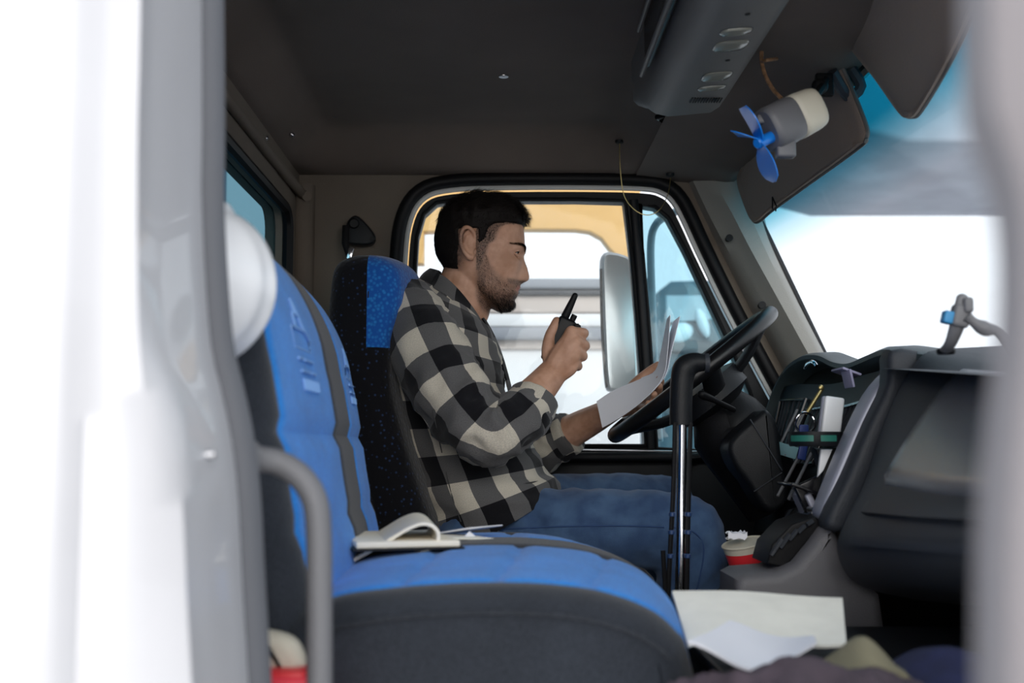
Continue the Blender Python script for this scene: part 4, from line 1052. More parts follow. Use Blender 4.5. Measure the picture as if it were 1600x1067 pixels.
# ------------------------------------------------------------------ bag, jacket and papers in the footwell
bg_ = thing('storage_crate', (.33, 1.28, 0), 'dark crate in the passenger footwell beneath the jacket', 'crate')
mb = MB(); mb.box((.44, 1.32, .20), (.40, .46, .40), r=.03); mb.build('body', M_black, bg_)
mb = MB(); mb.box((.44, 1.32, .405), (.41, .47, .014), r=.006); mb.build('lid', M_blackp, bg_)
def blanket(name, x0, x1, y0, y1, zf, m, label, th=.012, n=40, cat='cloth'):
    rows = []
    for j in range(n + 1):
        y = lerp(y0, y1, j/n); rows.append([Vector((x, y, zf(x, y))) for x in [lerp(x0, x1, i/n) for i in range(n + 1)]])
    low = [[p - Vector((0, 0, th)) for p in r] for r in rows]
    mb = MB(); mb.grid(rows); mb.grid(low)
    lp_ = lambda R: [R[0][i] for i in range(n+1)] + [R[j][n] for j in range(1, n+1)] + [R[n][i] for i in range(n-1, -1, -1)] + [R[j][0] for j in range(n-1, 0, -1)]
    mb.grid([lp_(rows), lp_(low)], close=True)
    return tag(mb.build(name, m), label, cat)
def lump(x, y, cx, cy, rx, ry, h): 
    d_ = ((x - cx)/rx)**2 + ((y - cy)/ry)**2; return h*math.exp(-d_*1.2)
jz = lambda x, y: .398 + lump(x, y, .27, 1.02, .16, .10, .045) + lump(x, y, .22, 1.0, .05, .08, .014) + .016*(1 - 2*abs(noise.noise(Vector((x*16 + y*8, y*9, 1))))) + .007*(1 - 2*abs(noise.noise(Vector((x*34 - y*14, y*26, 5)))))
blanket('jacket', .155, .385, .90, 1.13, jz, M_jack, 'dark plum jacket heaped on the crate nearest the door', cat='jacket')
nz = lambda x, y: .405 + lump(x, y, .43, 1.10, .10, .12, .055) + .008*noise.noise(Vector((x*20, y*20, 9)))
blanket('navy_cloth', .375, .56, .95, 1.28, nz, M_navy, 'navy garment beside the plum jacket under the dashboard', cat='clothing')
blanket('olive_cloth', .315, .385, 1.06, 1.16, lambda x, y: .436 + lump(x, y, .345, 1.10, .03, .05, .035) + .003*noise.noise(Vector((x*50, y*50, 2))), M_olive, 'olive cloth corner poking out between the jacket and papers', th=.02, n=20)
def papersheet(name, corners, label, m, amp=.006, seed=0, th=.003):
    c_ = [P(*q) for q in corners]; n = 16; rows = []
    for j in range(n+1):
        r = []
        for i in range(n+1):
            p = c_[0].lerp(c_[1], i/n).lerp(c_[3].lerp(c_[2], i/n), j/n); r.append(p + Vector((0, 0, amp*math.sin(i/n*5 + seed)*(.4 + j/n) + amp*.5*noise.noise(p*9))))
        rows.append(r)
    nn_ = (c_[1]-c_[0]).cross(c_[3]-c_[0]).normalized()*th
    low = [[p - nn_ for p in r] for r in rows]
    mb = MB(); mb.grid(rows); mb.grid(low)
    lp_ = lambda R: [R[0][i] for i in range(n+1)] + [R[j][n] for j in range(1, n+1)] + [R[n][i] for i in range(n-1, -1, -1)] + [R[j][0] for j in range(n-1, 0, -1)]
    mb.grid([lp_(rows), lp_(low)], close=True)
    return tag(mb.build(name, m), label, 'paper')
papersheet('cream_booklet', [(1050, 926, 1.40), (1316, 936, 1.40), (1322, 1000, 1.24), (1075, 1012, 1.24)], 'cream booklet page lying on the footwell crate', M_cream2)
papersheet('white_sheet', [(1140, 978, 1.24), (1270, 1000, 1.24), (1275, 1022, 1.12), (1075, 1028, 1.12)], 'crumpled white sheet between the cream booklet and the plum jacket', M_paper, .010, 2)
# little red thing below the handle
rd = thing('red_case', P(430, 1062, 1.1), 'red plastic case on the floor below the grab handle', 'case')
mb = MB(); c = P(438, 1068, 1.08); mb.box((c.x, 1.09, c.z - .09), (.07, .06, .20), r=.01); mb.build('body', mat('bright_red', (.85, .05, .08), .45), rd)
mb = MB(); mb.box((c.x, 1.09, c.z + .008), (.05, .05, .012), r=.004); mb.build('lid', M_red, rd)

# ------------------------------------------------------------------ held papers and radio
YH = 2.24
hp1 = sheet('document', [(932, 627, 2.45), (960, 609, 2.455), (1000, 592, 2.465), (1024, 578, 2.47), (1033, 545, 2.49), (1042, 498, 2.52)],
            [(941, 668, 2.40), (975, 648, 2.38), (1010, 620, 2.37), (1036, 588, 2.37), (1043, 548, 2.38), (1047, 492, 2.40)], M_paper)
tag(hp1, 'bent white document the driver reads, its lower panel toward him', 'document')
hp3 = sheet('document', [(1002, 590, 2.47), (1027, 577, 2.475), (1038, 545, 2.505), (1052, 502, 2.52)], [(1013, 618, 2.375), (1039, 587, 2.375), (1049, 548, 2.385), (1062, 494, 2.40)], M_paper)
tag(hp3, 'second white sheet fanned out behind the bent document, toward the windscreen', 'document')
rt = thing('walkie_talkie', P(890, 515, 2.26), 'black two way radio with stub antenna held in raised hand', 'walkie talkie')
ra_ = (P(904, 461, 2.255) - P(887, 497, 2.26)).normalized(); rx = Vector((ra_.z, 0, -ra_.x)).normalized(); ry = rx.cross(ra_)
Rr = Matrix((rx, ry, ra_)).transposed()
c = P(887, 497, 2.26) - ra_*.048
mb = MB(); mb.box(c + rx*.002, (.036, .030, .096), Rr, r=.006); mb.build('body', mat('radio_black', (.006, .006, .007), .4, spec=.2), rt)
top_c = c + ra_*.048
mb = MB(); mb.tube([top_c - rx*.006 + ra_*.002, top_c - rx*.006 + ra_*.02, top_c - rx*.006 + ra_*.047], [.0085, .0075, .0058], 14, round_ends=True); mb.build('antenna', M_black, rt)
mb = MB(); k0 = top_c + rx*.010; mb.cyl(k0 - ra_*.002, k0 + ra_*.012, .006, 12, bev=.001); mb.build('volume_knob', M_black, rt)
mb = MB(); k0 = c + rx*.024 + ra_*.036; mb.cyl(k0 - ry*.010, k0 + ry*.010, .0105, 16, bev=.002)
for i in range(12):
    a = 2*PI*i/12; q = k0 + (rx*math.cos(a) + ra_*math.sin(a))*.0103; mb.tube([q - ry*.009, q + ry*.009], .0012, 5)
mb.build('channel_dial', M_black, rt)
mb = MB(); mb.box(c - ry*.016 + ra_*.03, (.020, .003, .03), Rr, r=.001); mb.build('speaker_grille', M_black, rt)


# ------------------------------------------------------------------ the driver
SK = bpy.data.materials.new('skin'); SK.use_nodes = True; N = SK.node_tree; b = N.nodes['Principled BSDF']
b.inputs['Roughness'].default_value = .52; b.inputs['Subsurface Weight'].default_value = .08; b.inputs['Subsurface Radius'].default_value = (.012, .005, .003); b.inputs['Specular IOR Level'].default_value = .4
at = N.nodes.new('ShaderNodeVertexColor'); at.layer_name = 'stubble'
n1_ = N.nodes.new('ShaderNodeTexNoise'); n1_.inputs['Scale'].default_value = 900; n1_.inputs['Detail'].default_value = 2
n2_ = N.nodes.new('ShaderNodeTexNoise'); n2_.inputs['Scale'].default_value = 35; n2_.inputs['Detail'].default_value = 5
tco = N.nodes.new('ShaderNodeTexCoord'); N.links.new(tco.outputs['Object'], n1_.inputs['Vector']); N.links.new(tco.outputs['Object'], n2_.inputs['Vector'])
rp = N.nodes.new('ShaderNodeValToRGB'); rp.color_ramp.elements[0].color = (.47, .245, .15, 1); rp.color_ramp.elements[1].color = (.63, .36, .245, 1)
rp.color_ramp.elements[0].position = .35; rp.color_ramp.elements[1].position = .65; N.links.new(n2_.outputs['Fac'], rp.inputs[0])
mm = N.nodes.new('ShaderNodeMath'); mm.operation = 'MULTIPLY_ADD'; mm.inputs[1].default_value = 1.6; mm.inputs[2].default_value = -.30
N.links.new(n1_.outputs['Fac'], mm.inputs[0])
m2 = N.nodes.new('ShaderNodeMath'); m2.operation = 'MULTIPLY'; m2.use_clamp = True; sepc = N.nodes.new('ShaderNodeSeparateColor'); N.links.new(at.outputs[0], sepc.inputs[0])
m3 = N.nodes.new('ShaderNodeMath'); m3.operation = 'MULTIPLY'; m3.inputs[1].default_value = 1.7; N.links.new(sepc.outputs[0], m3.inputs[0])
N.links.new(mm.outputs[0], m2.inputs[0]); N.links.new(m3.outputs[0], m2.inputs[1])
mx = N.nodes.new('ShaderNodeMix'); mx.data_type = 'RGBA'; N.links.new(m2.outputs[0], mx.inputs[0]); N.links.new(rp.outputs[0], mx.inputs[6]); mx.inputs[7].default_value = (.028, .017, .013, 1)
mr_ = N.nodes.new('ShaderNodeMix'); mr_.data_type = 'RGBA'; N.links.new(sepc.outputs[1], mr_.inputs[0]); N.links.new(mx.outputs[2], mr_.inputs[6]); mr_.inputs[7].default_value = (.42, .15, .12, 1)
N.links.new(mr_.outputs[2], b.inputs['Base Color'])
bp = N.nodes.new('ShaderNodeBump'); bp.inputs['Strength'].default_value = .25; bp.inputs['Distance'].default_value = .001; N.links.new(n1_.outputs['Fac'], bp.inputs['Height']); N.links.new(bp.outputs[0], b.inputs['Normal'])

man = thing('person', (-.02, 2.4, 0), 'seated driver in black and cream plaid shirt and blue jeans holding a radio and papers', 'person')
YC = 2.40
def Z1(zx, zy, Y=YC): return P(560 + zx/4, 280 + zy/4, Y)     # head tracing frame
O1 = Z1(700, 450)
def hx_(zx): return Z1(zx, 450).x
def hz_(zy): return Z1(700, zy).z
MM = (Z1(800, 450).x - Z1(700, 450).x) / 100      # metres per tracing unit
front_t = [(135, 800), (145, 860), (165, 925), (200, 978), (250, 1014), (300, 1030), (350, 1038), (400, 1040), (440, 1044), (460, 1043), (485, 1033), (520, 1026), (560, 1018), (600, 1010), (640, 1010), (660, 1012), (678, 1013), (690, 1006), (697, 998), (706, 1002), (716, 1001), (735, 988), (755, 978), (775, 980), (795, 976), (812, 958), (822, 925), (828, 890)]
back_t = [(135, 720), (145, 690), (165, 640), (200, 580), (250, 530), (300, 508), (350, 498), (400, 496), (450, 502), (500, 520), (550, 545), (600, 575), (640, 600), (680, 640), (720, 700), (760, 760), (800, 820), (828, 870)]
wid_t = [(135, .010), (145, .030), (165, .050), (200, .063), (250, .072), (300, .076), (350, .0775), (400, .077), (450, .0745), (500, .072), (550, .070), (600, .067), (650, .063), (700, .058), (740, .052), (780, .042), (805, .031), (822, .018), (828, .008)]
nose_t = [(470, 0), (490, 4), (520, 18), (550, 36), (580, 50), (600, 59), (612, 61), (625, 58), (636, 46), (645, 25), (654, 6), (662, 0)]
def G(x, s): return math.exp(-(x/s)**2)
def head_point(th, zy, off=0.0):
    """th: angle from straight ahead"""
    xf = interp(front_t, zy); xb = interp(back_t, zy); w_ = interp(wid_t, zy)
    cx = lerp(xb, xf, .42)
    c_, s_ = math.cos(th), math.sin(th)
    ef = 2.35 if c_ > 0 else 2.1
    a = (xf - cx) if c_ > 0 else (cx - xb)
    px_ = cx + a*math.copysign(abs(c_)**(2/ef), c_); y_ = w_*math.copysign(abs(s_)**(2/ef), s_)
    if c_ > 0:
        ay = abs(y_)
        nn_ = interp(nose_t, zy) if 470 < zy < 662 else 0
        wn_ = lerp(.0075, .0135, sstep(500, 610, zy))
        px_ += nn_*G(y_, wn_)
        px_ += 12*G(ay - .0145, .006)*G(zy - 625, 18)                 # nostril wing
        px_ -= 40*G(ay - .032, .015)*G(zy - 482, 27)                  # eye socket
        px_ += 12*G(ay - .026, .018)*G(zy - 442, 20)                  # brow
        px_ += 7*G(ay - .030, .011)*G(zy - 462, 9)
        px_ += 10*G(ay - .045, .018)*G(zy - 545, 45)                  # cheek
        px_ -= 8*G(ay - .040, .02)*G(zy - 650, 40)
        px_ -= 9*sstep(.012, .028, ay)*G(zy - 690, 26)                # lips fade to corners
        px_ -= 6*G(ay, .024)*G(zy - 697, 4)
        px_ += 5*G(ay, .02)*G(zy - 795, 20)
        y_ *= 1 + .05*G(zy - 540, 40)*c_
    p = Vector((hx_(px_), YC + y_, hz_(zy)))
    if off:
        nrm_ = Vector(((px_ - cx)*MM, y_*1.2, 0)); nrm_ = nrm_.normalized()
        up = sstep(330, 135, zy); nrm_ = (nrm_*(1 - .75*up) + Vector((0, 0, 1))*up*1.1)
        p += nrm_.normalized()*off
    return p
zs = [135, 139, 146, 156, 168] + [180 + 12*i for i in range(22)] + [444 + 6*i for i in range(62)] + [815, 820, 825, 828]
bd = MB()
NT = 112
rows = [[head_point(2*PI*i/NT, zy) for i in range(NT)] for zy in zs]
bd.grid(rows, close=True, capa=True, capb=True)
# ears
def ear(sgn):
    yb = YC + sgn*.0735
    e = lambda zx, zy, out=0.0: Vector((Z1(zx, zy).x, yb + sgn*out, Z1(zx, zy).z))
    bd.tube([e(738, 455, .000), e(735, 400, .006), e(712, 362, .013), (e(680, 350, .017)), e(655, 375, .019), e(646, 425, .018), e(658, 478, .014), e(684, 516, .011), e(708, 530, .007), e(725, 505, .002)],
            [.0035, .0042, .0045, .0045, .0045, .0042, .0042, .0055, .0065, .004], 8, sub=4)
    bd.tube([e(700, 395, .007), e(682, 410, .010), e(676, 445, .010), e(690, 480, .007), e(715, 490, .004)], .0035, 8, sub=3)   # antihelix
    bd.tube([e(735, 430, .002), e(733, 450, .005), e(732, 470, .003)], .0042, 8)                                               # tragus
    slab(bd, [(e(a, c).x, e(a, c).z) for a, c in ((730, 370), (690, 358), (658, 390), (655, 440), (668, 485), (700, 515), (725, 500), (735, 440))], yb - sgn*.006, yb + sgn*.006, .002,
         fr=lambda x, z, y: Vector((x, y + sgn*max(0, (e(730, 0).x - x))*.22, z)))
ear(-1); ear(1)
# neck
bd.tube([Z1(545, 960), Z1(600, 860), Z1(650, 740), Z1(690, 610), Z1(700, 500)], [(.082, .080), (.063, .064), (.059, .058), (.058, .056), (.05, .05)], 28, sub=4, ref=(1, 0, 0))
bd.tube([Z1(700, 900), Z1(740, 810), Z1(790, 745)], [.03, .03, .02], 14, sub=3)
# torso, arms, legs underneath the clothes
bd.tube([P(745, 840, YC), P(732, 760, YC), P(716, 680, YC), P(700, 590, YC), P(690, 520, YC), P(692, 470, YC)], [(.10, .15), (.095, .14), (.095, .14), (.10, .16), (.09, .165), (.05, .07)], 24, sub=3, ref=(1, 0, 0), round_ends=True)
R_SH = P(668, 505, 2.245); R_EL = P(765, 676, 2.13); R_WR = P(864, 582, 2.235)
bd.tube([R_SH, P(705, 590, 2.17), R_EL], [.048, .046, .038], 16, sub=3, round_ends=True)
bd.tube([R_EL, P(800, 646, 2.16), P(838, 612, 2.20), R_WR], [(.034, .034), (.036, .036), (.031, .034), (.0215, .029)], 18, sub=4, round_ends=True, ref=(0, 1, 0))
L_SH = P(668, 505, 2.555); L_EL = P(800, 712, 2.665); L_WR = P(972, 632, 2.53)
bd.tube([L_SH, P(730, 610, 2.64), L_EL], [.048, .046, .040], 16, sub=3, round_ends=True)
bd.tube([L_EL, P(850, 695, 2.64), P(915, 662, 2.59), L_WR], [(.042, .042), (.042, .042), (.035, .035), (.027, .023)], 18, sub=4, round_ends=True, ref=(0, 1, 0))
# right hand wrapped round the radio
def chain(pts, rs): bd.tube([P(*p) for p in pts], rs, 12, sub=3, round_ends=True)
chain([(864, 584, 2.235), (876, 562, 2.235), (890, 540, 2.228)], [(.024, .024), (.027, .022), (.024, .019)])
chain([(866, 582, 2.235), (882, 545, 2.228), (893, 519, 2.224)], [.017, .0165, .0135])
chain([(870, 582, 2.235), (888, 552, 2.225), (900, 534, 2.222)], [.016, .016, .0135])
chain([(874, 584, 2.235), (892, 562, 2.226), (900, 550, 2.224)], [.015, .0155, .013])
chain([(872, 588, 2.235), (890, 576, 2.23), (897, 567, 2.228)], [.015, .0145, .012])
for m_, pip, dip, tip, r in (((893, 519, 2.224), (911, 521, 2.243), (908, 520, 2.278), (892, 522, 2.290), .0105), ((900, 534, 2.222), (913, 540, 2.244), (909, 540, 2.282), (893, 540, 2.292), .0108),
                             ((900, 550, 2.224), (910, 556, 2.246), (906, 557, 2.282), (888, 556, 2.290), .0102), ((897, 567, 2.228), (903, 572, 2.248), (898, 573, 2.276), (882, 571, 2.284), .009)):
    chain([m_, pip, dip, tip], [r*1.15, r*1.08, r*.95, r*.85])
chain([(866, 578, 2.245), (857, 552, 2.252), (859, 527, 2.256), (866, 512, 2.256), (870, 502, 2.256)], [.017, .0145, .0118, .011, .0095])
# left hand under and over the papers
chain([(970, 636, 2.53), (985, 628, 2.52), (1000, 618, 2.505)], [(.024, .018), (.028, .015), (.026, .014)])
for a_, b__, c__, d__, r in (((998, 606, 2.50), (1018, 600, 2.47), (1032, 598, 2.44), (1030, 592, 2.415), .0095), ((998, 615, 2.485), (1016, 613, 2.45), (1028, 611, 2.42), (1030, 603, 2.395), .0098),
                           ((996, 624, 2.475), (1010, 625, 2.435), (1021, 624, 2.405), (1022, 616, 2.385), .0095), ((990, 633, 2.48), (1000, 636, 2.44), (1010, 637, 2.41), (1013, 630, 2.392), .0085)):
    chain([a_, b__, c__, d__], [r*1.12, r, r*.92, r*.82])
chain([(976, 622, 2.545), (992, 600, 2.55), (1008, 585, 2.55), (1020, 576, 2.545), (1029, 570, 2.535)], [.015, .0125, .0105, .010, .0085])
# legs
RH, RK, RA = P(750, 862, 2.30), P(1072, 832, 2.2), P(1045, 1120, 2.2)
LH, LK, LA = P(750, 850, 2.50), P(1042, 788, 2.62), P(1030, 1040, 2.64)
for H_, K_, A_ in ((RH, RK, RA), (LH, LK, LA)):
    bd.tube([H_, H_.lerp(K_, .5), K_], [.075, .065, .05], 16, sub=3, round_ends=True); bd.tube([K_, K_.lerp(A_, .4), A_], [.042, .038, .032], 16, sub=3, round_ends=True)
    bd.tube([A_, A_ + Vector((.02, 0, -.06)), A_ + Vector((.13, 0, -.075))], [.034, .036, .028], 14, sub=3, round_ends=True)
bd.tube([P(750, 850, 2.28), P(745, 845, 2.4), P(750, 850, 2.52)], [.08, .09, .08], 16, round_ends=True)
FL = [(135, 1090), (285, 1050), (298, 1040), (306, 960), (318, 908), (338, 876), (370, 858), (400, 847), (420, 838), (436, 814), (460, 800), (490, 792), (545, 778), (600, 760)]
me = remesh(bd, .0024, it=2, fac=.35); me.name = 'body'
ca = me.color_attributes.new('stubble', 'FLOAT_COLOR', 'POINT')
inv = 1/MM; x0_ = hx_(700); z0_ = hz_(450)
for v in me.vertices:
    p = v.co; zx = 700 + (p.x - x0_)*inv; zy = 450 - (p.z - z0_)*inv
    s_ = 0; lip = 0
    if p.z > hz_(900) and zy < 880:
        if zx < 1000 or True:
            up = interp([(730, 440), (790, 470), (830, 560), (870, 610), (920, 640), (960, 648), (1000, 640), (1060, 650)], zx)
            lo = interp([(700, 700), (760, 800), (820, 850), (1000, 860)], zx)
            s_ = sstep(up - 22, up + 40, zy)*sstep(lo + 45, lo - 30, zy)*sstep(715, 765, zx)
            s_ *= lerp(.55, 1.0, sstep(690, 780, zy)) if zx > 800 else lerp(.5, .85, sstep(520, 700, zy))
            if zx > 900: s_ = max(s_, .75*sstep(632, 650, zy)*sstep(690, 668, zy)*sstep(900, 945, zx))
            if zx > 900 and 640 < zy < 665 and zx > 985: s_ = max(s_, .6)
        if zx > 955 and 668 < zy < 724 and abs(p.y - YC) < .024:
            lip = G(zy - 694, 17); s_ *= 1 - lip
        # soft scalp fade around the hairline
        fl_ = interp(FL, zy)
        hl = sstep(fl_ + 30, fl_ - 8, zx) if zx > 738 else sstep(690, 630, zx)*sstep(620, 540, zy)
        s_ = max(s_, .85*hl) if zy < 600 else s_
    ca.data[v.index].color = (min(1, s_), lip*.8, 0, 1)
me.materials.clear(); me.materials.append(SK)
finish('body', me, man, angle=180)

# hair
def hair_t(th, zy, full=True):
    zx = 700 + (head_point(th, zy).x - x0_)*inv
    # inside the hair area -> positive
    fl = interp(FL, zy)
    if full: fl -= 48*sstep(292, 318, zy)
    inside = fl - zx
    ne = 640 if zy > 355 else 2000
    if zy > 340 and abs(head_point(th, zy).y - YC) > .03 and zx > 630 and zx < 745: inside = -(zx - 630) if zy > 352 else inside
    if zy >= 470: inside = (632 - zx) if (zx < 700 or zy > 545) else (fl - zx if zx > 738 else -20)
    if zy > 545: inside = min(inside, (590 - zy)*2)
    if zx > 738 and 420 < zy <= 545: inside = min(inside, 12)
    top = sstep(330, 200, zy)
    thick = lerp(.0045, .0150, top)
    back = sstep(620, 520, zx)
    thick = max(thick, .0075*back*sstep(600, 480, zy))
    thick *= sstep(-8, 60, inside); thick -= .004*(1 - sstep(-25, 12, inside))
    return thick
mb = MB(); rows = []
zh = [135, 137, 141, 148, 158, 170] + [182 + 9*i for i in range(48)]
for zy in zh:
    r = []
    for i in range(160):
        th = 2*PI*i/160; t_ = hair_t(th, zy); p = head_point(th, zy)
        if t_ > 0:
            q = p*70; t_ += .35*min(t_, .012)*noise.noise(q) + .0012*noise.noise(p*260)
        r.append(head_point(th, zy, t_))
    rows.append(r)
mb.grid(rows, close=True, capa=True)
mb.build('hair', M_hair, man, angle=180)
def strands(name, m, pts, Lfn, wd, rnd=.5, curl=0, parent=man):
    mb = MB()
    for p, n_, tdir, L_ in pts:
        side = n_.cross(tdir)
        if side.length < 1e-4: side = n_.orthogonal()
        side.normalize(); b = len(mb.v); K = 4 if curl else 2; ph = random.random()*6
        for k in range(K + 1):
            t_ = k/K; q = p + n_*(L_*t_*.75) + tdir*(L_*t_*(t_ if curl else 1)*.8)
            if curl: q += side*(math.sin(ph + t_*curl)*L_*.22) + n_*(math.cos(ph + t_*curl)*L_*.18)
            w_ = wd*(1 - t_*.7)
            mb.v += [tuple(q - side*w_), tuple(q + side*w_), tuple(q + n_*w_*1.2)]
        for k in range(K):
            for a, c in ((0, 1), (1, 2), (2, 0)):
                mb.f.append((b + 3*k + a, b + 3*k + c, b + 3*k + 3 + c, b + 3*k + 3 + a)); mb.m.append(0)
    return mb.build(name, m, parent, smooth=False)
def surf_n(th, zy, off=0):
    p = head_point(th, zy); n_ = (head_point(th + .05, zy) - head_point(th - .05, zy)).cross(head_point(th, zy + 4) - head_point(th, zy - 4))
    n_.normalize(); c_ = Vector((hx_(740), YC, hz_(450)))
    if n_.dot(p - c_) < 0: n_ = -n_
    return n_
pts = []
for _ in range(14000):
    th = random.uniform(-PI, PI); zy = random.uniform(136, 600)
    t_ = hair_t(th, zy, False)
    if t_ <= (.0012 if random.random() < .5 else -.0012): continue
    n_ = surf_n(th, zy); p = head_point(th, zy, max(t_, 0)*.8)
    topk = sstep(300, 190, zy); fwd = Vector((1, 0, .15 if math.cos(th) > .3 else -.4)) if topk > .3 else Vector((-.25, 0, -1))
    fwd = (fwd + Vector([random.uniform(-.6, .6) for _ in range(3)])*lerp(.5, 1.0, topk)); fwd = (fwd - n_*fwd.dot(n_)).normalized()
    pts.append((p, (n_ + fwd*.8).normalized(), fwd, lerp(.0035, .016, topk)*random.uniform(.6, 1.1)))
strands('hair_strands', M_hair, [q for q in pts if q[3] < .006], None, .0004)
strands('hair_curls', M_hair, [q for q in pts if q[3] >= .006], None, .0007, curl=5)
# front quiff curls
pts = []
for _ in range(1500):
    y_ = random.uniform(-.058, .058); zx = random.uniform(900, 1035); base = Vector((hx_(zx), YC + y_, hz_(interp([(900, 150), (960, 180), (1000, 215), (1040, 275)], zx))))
    n_ = Vector((.8, y_*4, .75)).normalized(); pts.append((base, (n_ + Vector([random.uniform(-.5, .5) for _ in range(3)])).normalized(), Vector((.6, 0, -.5)).normalized(), random.uniform(.009, .018)))
strands('quiff', M_hair, pts, None, .0008, curl=6)
# beard and brows
pts = []
for _ in range(9000):
    th = random.uniform(-2.0, 2.0); zy = random.uniform(440, 828)
    p = head_point(th, zy); zx = 700 + (p.x - x0_)*inv
    if zx < 745: continue
    up = interp([(730, 440), (790, 480), (830, 580), (870, 640), (920, 665), (960, 700), (985, 722), (1060, 735)], zx)
    mous = zx > 925 and 640 < zy < 676 and abs(p.y - YC) < .03
    if zy < up and not mous: continue
    if 670 < zy < 722 and zx > 965 and abs(p.y - YC) < .022: continue
    dens = .45 + .55*sstep(640, 760, zy)
    if random.random() > dens: continue
    n_ = surf_n(th, zy); d_ = Vector((.3, 0, -1)) - n_*Vector((.3, 0, -1)).dot(n_)
    pts.append((p - n_*.0005, (n_*.6 + d_).normalized(), d_.normalized(), random.uniform(.0025, .0048)*(1 + .5*sstep(730, 800, zy))))
strands('beard', M_hair, pts, None, .00026)
pts = []
for sgn in (-1, 1):
    for _ in range(750):
        a = random.random(); ay = lerp(.012, .060, a); zy = interp([(0, 452), (.5, 430), (1, 432)], a) + random.uniform(-13, 11)*(1 - .6*a)
        # find theta giving |y|
        lo, hi = 0, PI/2
        for _k in range(14):
            mid = (lo + hi)/2
            if abs(head_point(mid, zy).y - YC) < ay: lo = mid
            else: hi = mid
        th = sgn*lo; p = head_point(th, zy); n_ = surf_n(th, zy)
        pts.append((p, (n_*.5 + Vector((-.3, sgn*1, .1))).normalized(), Vector((-.2, sgn, -.1)).normalized(), random.uniform(.004, .007)))
strands('eyebrows', M_hair, pts, None, .0004)
M_eye = mat('eye_white', (.42, .38, .35), .35); M_iris = mat('iris_brown', (.03, .015, .01), .1)
for sgn in (-1, 1):
    ec = Vector((hx_(962), YC + sgn*.0310, hz_(478)))
    mb = MB(); mb.sphere(ec, .0118, n=20, m=14); eo = mb.build('eye', M_eye, man)
    mb = MB(); dr = Vector((.93, -.03*sgn, -.30)).normalized(); mb.tube([ec + dr*.0100, ec + dr*.0119, ec + dr*.0122], [.0068, .0062, .002], 16); mb.build('iris', M_iris, eo)
    mb = MB()
    def lid(k, r0, wl_):
        out = []
        for i in range(11):
            a = lerp(-1.25, 1.25, i/10); el = k*math.cos(a)
            out.append(ec + Vector((math.cos(a)*math.cos(el), math.sin(a), math.sin(el)))*(.0128))
        return out
    mb.tube(lid(.38, 0, 0), [(.0020, .0024)]*11, 8, round_ends=True); mb.tube(lid(-.42, 0, 0), .0020, 8, round_ends=True); mb.tube(lid(-.60, 0, 0), .0024, 8, round_ends=True); mb.tube(lid(.50, 0, 0), .0026, 8, round_ends=True)
    mb.tube(lid(.60, 0, 0), [(.0030, .0034)]*11, 8, round_ends=True)
    mb.build('eyelid', SK, man)
    mb = MB(); mb.tube([q + Vector((.0016, 0, -.0012)) for q in lid(.31, 0, 0)], .0010, 6, round_ends=True); mb.build('eyelashes', M_hair, man)

# shirt : torso and sleeves with cloth UVs
def fold(p, amp, sc=(14, 14, 26), seed=0):
    q = Vector((p.x*sc[0] + seed, p.y*sc[1], p.z*sc[2])); n_ = noise.noise(q); m_ = noise.noise(q*2.3 + Vector((7, 3, 1)))
    return amp*((1 - abs(n_)*2.2) + .5*m_)
shirt = MB()
tor = [((684, 872), (872, 764), .212, .15), ((668, 828), (864, 748), .212, .19), ((652, 785), (850, 738), .198, .22), ((640, 745), (838, 718), .178, .24), ((625, 695), (818, 686), .176, .25), ((609, 640), (802, 646), .184, .25), ((597, 590), (791, 608), .198, .25),
       ((592, 550), (784, 578), .206, .25), ((592, 520), (776, 552), .206, .25), ((600, 490), (768, 530), .192, .25), ((616, 466), (760, 512), .160, .25), ((634, 449), (750, 500), .118, .25), ((650, 437), (742, 492), .084, .25)]
keys = [list(P(a[0], a[1], YC)) + list(P(b_[0], b_[1], YC)) + [w_] for a, b_, w_, _ in tor]
keys = smooth_path(keys, 5)
rows = []; uvs = []; L_ = 0; prev = None; NS = 72
for k, q in enumerate(keys):
    A = Vector(q[:3]); B = Vector(q[3:6]); w_ = q[6]; c = (A + B)/2; h = (B - A)/2
    if prev is not None: L_ += (c - prev).length*1.0
    prev = c; row = []; ur = []; t_ = k/(len(keys) - 1)
    for i in range(NS + 1):
        a = 2*PI*i/NS + PI        # seam at the back
        ca_, sa_ = math.cos(a), math.sin(a); e = 2.3
        p = c + h*math.copysign(abs(ca_)**(2/e), ca_) + Vector((0, 1, 0))*(w_*math.copysign(abs(sa_)**(2/e), sa_))
        nn_ = (h.normalized()*ca_ + Vector((0, 1, 0))*sa_)
        i0 = (i % NS)
        am = .0085 if t_ < .85 else .002
        p += nn_*fold(p, am*(1.0), (9, 9, 22), 3)
        # diagonal pulls toward the front waist
        p += nn_*.006*math.sin((p.z*38 + p.x*26))*sstep(.0, .3, 1 - abs(t_ - .25)*2)*max(0, .6 + .4*ca_)
        row.append(p); ur.append(((a - PI)/(2*PI)*1.10 + .02 - .0*t_, L_*.92))
    rows.append(row); uvs.append(ur)
shirt.grid(rows, uvs=uvs)
